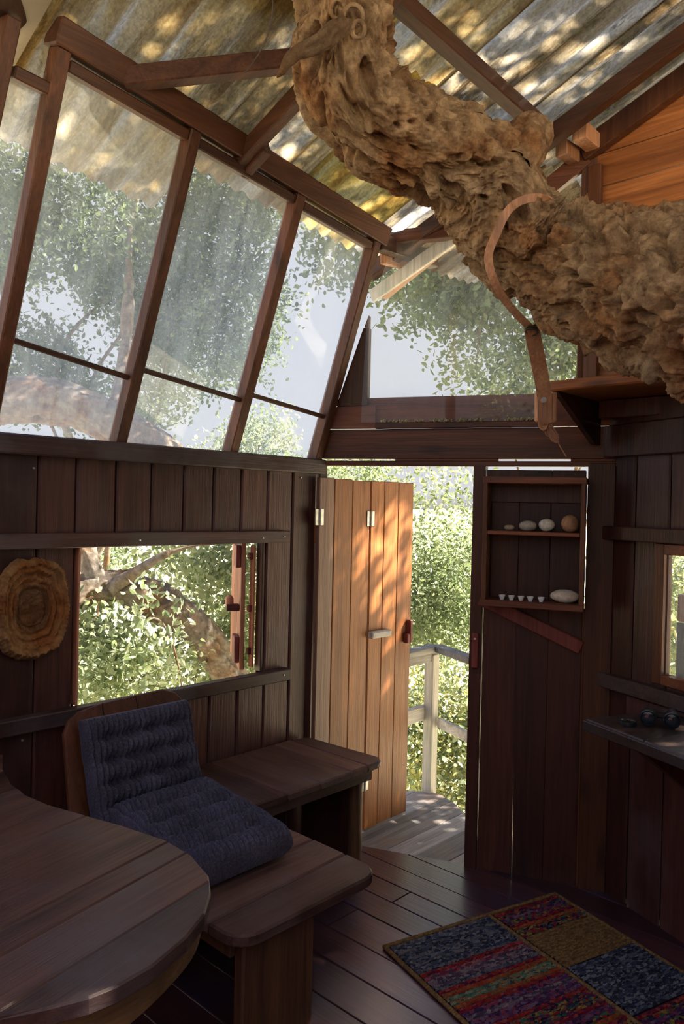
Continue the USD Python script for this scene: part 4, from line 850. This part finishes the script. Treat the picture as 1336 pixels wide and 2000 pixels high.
obj('ground', (v, f), ground_m, None, label='dry pale hillside ground below the treehouse', cat='ground', smooth=True, kind='structure')

def leaf_cluster(seed, n=30, R=.24, ll=.046, lw=.027):
    r = np.random.default_rng(seed); vs, fs = [], []
    for k in range(n):
        c = r.normal(size=3); c /= np.linalg.norm(c); c *= R * r.uniform(.15, 1) ** .6
        d = r.normal(size=3) + [0, 0, -.35]; d /= np.linalg.norm(d); s = np.cross(d, r.normal(size=3)); s /= np.linalg.norm(s); u = np.cross(s, d)
        l, w = ll * r.uniform(.7, 1.3), lw * r.uniform(.75, 1.2); b = len(vs) * 0
        p = [c, c + d * l * .35 + s * w * .5 + u * w * .14, c + d * l * .75 + s * w * .36 + u * w * .12, c + d * l, c + d * l * .75 - s * w * .36 + u * w * .12, c + d * l * .35 - s * w * .5 + u * w * .14]
        o = k * 6; vs += p; fs += [(o, o + 1, o + 2), (o, o + 2, o + 3), (o, o + 3, o + 4), (o, o + 4, o + 5)]
    return np.array(vs), np.array(fs)
def foliage(parent, pts, scale, mat, seed, ll=.046, gap=None):
    """All the leaves of a crown: a point instancer of leafy sprays."""
    path = fresh(parent + '/foliage'); pi = UsdGeom.PointInstancer.Define(stage, path); protos = []
    for k in range(3):
        pp = '%s/leaf_spray_%d' % (path, k); vv, ff_ = leaf_cluster(seed * 3 + k, ll=ll, lw=ll * .6); usdkit.mesh(stage, pp, (vv, ff_), mat[k % len(mat)]); protos.append(pp)
    r = np.random.default_rng(seed)
    if gap is not None: pts = pts[gap(pts, r)]
    n = len(pts)
    pi.CreatePrototypesRel().SetTargets([Sdf.Path(p) for p in protos]); pi.CreateProtoIndicesAttr(Vt.IntArray.FromNumpy(r.integers(0, 3, n).astype(np.int32)))
    pi.CreatePositionsAttr(Vt.Vec3fArray.FromNumpy((pts - root_of(parent)).astype(np.float32)))
    q = r.normal(size=(n, 4)); q /= np.linalg.norm(q, axis=1, keepdims=True)
    pi.CreateOrientationsAttr(Vt.QuathArray([Gf.Quath(float(a), float(b), float(c), float(d)) for a, b, c, d in q]))
    pi.CreateScalesAttr(Vt.Vec3fArray.FromNumpy((np.ones((n, 3)) * (scale * r.uniform(.75, 1.25, n))[:, None]).astype(np.float32)))
    tag(pi.GetPrim(), None, None, None, 'stuff')
def branchy(parent, a, b, r0, r1, seed, name='branch', mat=None):
    r = np.random.default_rng(seed); a, b = np.asarray(a, float), np.asarray(b, float); L = np.linalg.norm(b - a)
    pts = [a + (b - a) * t + r.normal(size=3) * L * .06 * math.sin(math.pi * t) for t in np.linspace(0, 1, 6)]
    obj(name, bark_tube(pts, np.linspace(r0, r1, 6), 40, 14, r0 * .16, fz=5, seed=seed), mat or bark_far, parent, smooth=True)
DENS = .72
def blob(c, rad, n, seed, hollow=.35):
    r = np.random.default_rng(seed); d = r.normal(size=(n, 3)); d /= np.linalg.norm(d, axis=1, keepdims=True)
    n = int(n * DENS); d = r.normal(size=(n, 3)); d /= np.linalg.norm(d, axis=1, keepdims=True); p = d * (r.uniform(hollow, 1.06, (n, 1)) ** .6) * np.asarray(rad); k = meshkit.noise(p * 2.6 / np.mean(rad) + seed, seed)
    return (p + c)[k > .42 - .0 * seed]
def tree(name, label, foot, blobs, mats, seed, trunk_r=.12, cat='tree', ll=.046, scale=1., group=None, trunk=True, gap=None, stems=True):
    """blobs: (centre, radii, number of sprays)."""
    foot = np.asarray(foot, float); foot[2] = float(gz(foot[0], foot[1])); t = thing(name, tuple(foot), label, cat, group)
    C = np.mean([np.asarray(b[0]) for b in blobs], 0); fork = foot + (C - foot) * .5 + np.array([0, 0, .1])
    if trunk:
        branchy(t, foot - [0, 0, .1], fork, trunk_r, trunk_r * .72, seed, 'trunk')
        for k, b in enumerate(blobs if stems else []): branchy(t, fork, np.asarray(b[0]), trunk_r * .5, trunk_r * .14, seed + k + 1)
    pts = np.vstack([blob(np.asarray(b[0], float), b[1], b[2], seed * 13 + k) for k, b in enumerate(blobs)])
    foliage(t, pts, scale, mats, seed, ll, gap)
    return t
DK, GR, PL, OL = leaf_mats
def pb(px, py, d, rx, ry, n): return (at(px, py, d), np.array([rx, rx, ry]) * d / 1500, n)
# trees beyond the sloped glazing and the shutter window
tree('cork_oak', 'broad dark cork oak whose crown fills the sloped glazing at the left', at(120, 2200, 7.2) * [1, 1, 0], [pb(150, 450, 6.4, 150, 120, 330), pb(20, 420, 6.0, 90, 170, 260), pb(260, 520, 6.8, 110, 150, 330), pb(60, 720, 6.6, 110, 90, 260), pb(330, 620, 7, 80, 110, 200), pb(230, 780, 6.9, 110, 60, 200)], [DK, GR, DK], 21, .07)
tree('cork_oak', 'cork oak with pale limbs standing behind the middle glazing panes', at(430, 2200, 8.0) * [1, 1, 0], [pb(430, 480, 7.4, 110, 130, 360), pb(480, 620, 7.6, 80, 120, 260), pb(380, 690, 7.8, 120, 100, 330), pb(400, 370, 7.2, 90, 80, 170), pb(500, 420, 7.2, 60, 60, 110)], [DK, GR, DK], 22, .04, stems=False)
tree('cork_oak', 'sparse leafy oak branch reaching across the top of the long upper window', at(800, 2300, 7.5) * [1, 1, 0], [pb(800, 510, 5.6, 110, 55, 120), pb(900, 540, 5.4, 90, 80, 190), pb(660, 480, 5.8, 60, 60, 90), pb(960, 590, 5.2, 60, 50, 70), pb(860, 590, 5.4, 90, 45, 60), pb(1010, 660, 5.6, 45, 40, 34)], [DK, GR, DK], 23, .04, trunk=False)
ob = stage.GetPrimAtPath('/World/cork_oak_002').GetPath().pathString
for k, (p0, p1, r0) in enumerate((((1180, 560, 6.2), (880, 520, 5.5), .05), ((1000, 540, 5.7), (760, 500, 5.6), .03), ((900, 522, 5.5), (960, 610, 5.3), .02), ((760, 500, 5.6), (660, 470, 5.8), .015))): branchy(ob, at(*p0), at(*p1), r0, r0 * .4, 90 + k)
tree('oak', 'leafy oak seen past the strap at the right of the upper window', at(1110, 2300, 6.8) * [1, 1, 0], [pb(1090, 690, 5.4, 65, 60, 120), pb(1110, 400, 5.2, 70, 60, 120), pb(1000, 755, 5.6, 110, 20, 60), pb(1160, 740, 5.6, 60, 50, 80)], [GR, PL, DK], 24, .04)
tree('bush', 'round green bush top showing in the lowest pane by the corner', at(500, 1900, 9.5) * [1, 1, 0], [pb(505, 870, 9, 70, 60, 150), pb(440, 900, 9, 60, 40, 100)], [GR, PL, GR], 25, .04, cat='bush')
tree('oak', 'pale green oak foliage behind the shutter window', at(330, 2100, 6.5) * [1, 1, 0], [pb(450, 1100, 5.2, 90, 60, 120), pb(330, 1090, 5.6, 80, 40, 46), pb(250, 1310, 4.6, 120, 80, 190), pb(430, 1300, 5.2, 70, 60, 70), pb(180, 1270, 4.4, 60, 80, 60), pb(480, 1200, 5.4, 50, 80, 80), pb(290, 1210, 4.2, 60, 40, 10)], [GR, PL, PL], 26, .03)
tree('bush', 'sunlit pale bush low behind the shutter window', at(360, 1800, 8.5) * [1, 1, 0], [pb(250, 1390, 7.8, 170, 40, 90), pb(430, 1380, 7.8, 120, 40, 60)], [PL, OL, PL], 27, .06, cat='bush')
# trees beyond the doorway
tree('oak', 'tall pale green oak filling the doorway beyond the porch railing', at(720, 2300, 8.5) * [1, 1, 0], [pb(870, 1065, 7.6, 110, 60, 150), pb(900, 1130, 7.2, 90, 80, 240), pb(800, 1180, 7.8, 90, 90, 230), pb(870, 1240, 7.4, 110, 70, 230), pb(860, 950, 6.6, 80, 50, 40), pb(690, 925, 9, 80, 28, 120)], [GR, PL, GR], 28, .045, stems=False)
tree('bush', 'olive tinged bush behind the lower porch rails', at(860, 1900, 7.0) * [1, 1, 0], [pb(860, 1380, 6.2, 110, 80, 220), pb(900, 1480, 5.8, 90, 80, 190), pb(810, 1480, 6.0, 70, 80, 120), pb(890, 1590, 5.6, 90, 50, 120)], [OL, PL, GR], 29, .04, cat='bush')
tree('oak', 'green oak seen through the small right window', at(1360, 2000, 7.0) * [1, 1, 0], [pb(1330, 1180, 6, 110, 110, 260), pb(1380, 1300, 6, 110, 90, 200), pb(1330, 1030, 6.4, 110, 60, 80)], [GR, PL, OL], 30, .05)
# far wood along the skyline
for k, a in enumerate(np.radians([14, 31, 48, 66, 84])):
    c = np.array([math.cos(a), math.sin(a), 0]) * (19 + 3 * math.sin(k * 2.3)); c[2] = float(gz(c[0], c[1])) + 1.5
    tree('far_tree', 'distant round tree on the slope, %s of five from the right' % ['first', 'second', 'third', 'fourth', 'fifth'][k], c * [1, 1, 0], [(c - [0, 0, .6], np.array([2.0, 2.0, 1.3]), 260), (c + [1.2 * math.sin(k), 1.4 * math.cos(k), .1], np.array([1.3, 1.3, .9]), 100)], [GR, PL, DK], 60 + k, .16, ll=.07, scale=1.7, group='distant round trees along the skyline')
# crowns towards the sun, over the roof and behind the photographer: unseen, partly placed to shade, dapple and green the light
def sunward(p, t): return np.asarray(p, float) + SD * t
def door_gap(p, r):
    # thin places shaped into the crown so that sun patches fall on the open door leaf
    t = (p[:, 1] + .04) / SD[1]; h = p - t[:, None] * SD; u, z = h[:, 0], h[:, 2]; keep = np.ones(len(p), bool)
    for uc, zc, a_, b_ in ((.46, 1.16, .32, .42), (.60, 1.53, .29, .27)): keep &= ((u - uc) / a_) ** 2 + ((z - zc) / b_) ** 2 > 1
    return keep | (r.uniform(size=len(p)) < .015)
tree('cork_oak', 'unseen cork oak on the sunny side, leaves placed to dapple the door and shade the room', (4.6, -4.6, 0), [
    (sunward([.7, -.3, -.2], 4.4), np.array([.95, .95, .75]), 620), (sunward([.2, -.5, .3], 4.8), np.array([.6, .6, .4]), 320), (sunward([-.3, -.35, .6], 4.3), np.array([.6, .6, .45]), 420), (sunward([.3, -.6, 2.0], 4.6), np.array([.8, .8, .42]), 400),
    (sunward([.1, -.1, 1.3], 4.5), np.array([.6, .6, .7]), 760), (sunward([.95, .1, 1.2], 4.5), np.array([.5, .5, .6]), 330),
    (sunward([-.6, -1.2, 2.9], 4.6), np.array([1.2, 1.2, .7]), 520), (sunward([-.2, -2.2, 2.9], 5.2), np.array([1.2, 1.2, .7]), 520), (sunward([-1.6, -1.2, 2.9], 5.2), np.array([1.1, 1.1, .6]), 330), (sunward([-1.3, -.2, 2.7], 4.6), np.array([1.0, .7, .5]), 240),
    (sunward([.6, 1.6, 1.0], 5.4), np.array([.8, .8, .5]), 300), (sunward(rp(.5, 0, 1.15), 4.2), np.array([.75, .75, .55]), 520), (sunward([-1.7, -1.25, .7], 6.3), np.array([.8, .8, .6]), 420)], [DK, GR, DK], 41, .16, ll=.055, scale=1.1, gap=door_gap)  # extra sprays added to keep direct sun off deck, bench, shelf and table
tree('cork_oak', 'crown of the treehouse oak spreading above the roof, with added foliage shading the glazing trees', (-.2, -3.9, 0), [(np.array([-.8, -1.2, 5.0]), np.array([1.5, 1.5, .6]), 150), (np.array([.6, -2.4, 5.0]), np.array([1.5, 1.5, .6]), 200), (np.array([-1.8, .4, 5.2]), np.array([1.3, 1.3, .5]), 110), (sunward(at(110, 800, 5.6), 4.2), np.array([1.2, 1.1, .7]), 480), (sunward(at(150, 520, 6.4), 4.6), np.array([1.6, 1.6, .8]), 600), (sunward(at(420, 560, 7.4), 5.0), np.array([1.4, 1.3, .8]), 420)], [DK, GR, DK], 42, .2, ll=.055, scale=1.1, trunk=False)  # sunward blobs are added out of view to shade trees behind the glazing
tree('oak', 'unseen oak added behind the photographer on the open side for greener light', (-7, -5, 0), [(np.array([-6.5, -4.2, 2.2]), np.array([1.6, 1.8, 1.6]), 300), (np.array([-4.2, -7, 2.0]), np.array([1.8, 1.6, 1.5]), 300)], [GR, PL, DK], 43, .2, ll=.055, scale=1.3)  # added out of view so that light from behind turns greener
# near cork limbs outside the shutter window and the glazing
cl = thing('cork_limb', tuple(at(300, 1170, 4.6)), 'grey lumpy cork oak limb crossing behind the shutter window', 'tree limb')
obj('bark', bark_tube([at(*q) for q in ((20, 1215, 4.3), (120, 1180, 4.4), (185, 1145, 4.5), (260, 1150, 4.6), (330, 1190, 4.7), (400, 1250, 4.8), (440, 1310, 4.9), (560, 1420, 5.2))], np.array([.085, .09, .105, .11, .115, .11, .10, .10]), 260, 90, .022, fz=7, seed=51), bark_far, cl, smooth=True)
obj('branch', bark_tube([at(*q) for q in ((190, 1140, 4.5), (176, 1100, 4.5), (166, 1060, 4.5), (150, 1000, 4.5), (150, 900, 4.6))], np.array([.075, .06, .05, .045, .04]), 90, 40, .008, fz=9, seed=52), bark_far, cl, smooth=True)
obj('branch', bark_tube([at(*q) for q in ((215, 1150, 4.48), (250, 1128, 4.45), (285, 1105, 4.4), (330, 1080, 4.4), (420, 1060, 4.4))], np.array([.05, .036, .028, .02, .012]), 80, 30, .005, fz=9, seed=53), bark_far, cl, smooth=True)
cl2 = thing('cork_limb', tuple(at(120, 790, 5.6)), 'thick pale limb low behind the leftmost glazing panes', 'tree limb')
obj('bark', bark_tube([at(*q) for q in ((-120, 830, 5.4), (0, 790, 5.5), (110, 785, 5.6), (220, 830, 5.7), (330, 900, 5.9), (420, 1020, 6.1))], np.array([.16, .165, .17, .16, .15, .13]), 200, 70, .022, fz=6, seed=54), bark_far, cl2, smooth=True)
obj('branch', bark_tube([at(*q) for q in ((215, 830, 5.7), (250, 600, 6.2), (255, 440, 6.4), (300, 330, 6.5))], np.array([.055, .045, .032, .016]), 90, 30, .01, fz=6, seed=55), bark_far, cl2, smooth=True)
hb = thing('hanging_branch', tuple(at(935, 640, 5.2)), 'thin bare twig with a few leaves hanging in the upper window', 'branch')
obj('twig', tube([at(*q) for q in ((962, 520, 5.3), (955, 590, 5.25), (938, 632, 5.2), (934, 680, 5.2), (930, 720, 5.2))], [.02, .016, .011, .008, .003], 8), bark_far, hb, smooth=True)
foliage(hb, np.vstack([blob(at(905, 700, 5.2), np.array([.12, .12, .08]), 10, 3), blob(at(975, 735, 5.2), np.array([.14, .14, .14]), 12, 4), blob(at(900, 690, 5.2), np.array([.2, .2, .2]), 8, 5)]), .8, [DK, GR, GR], 33)
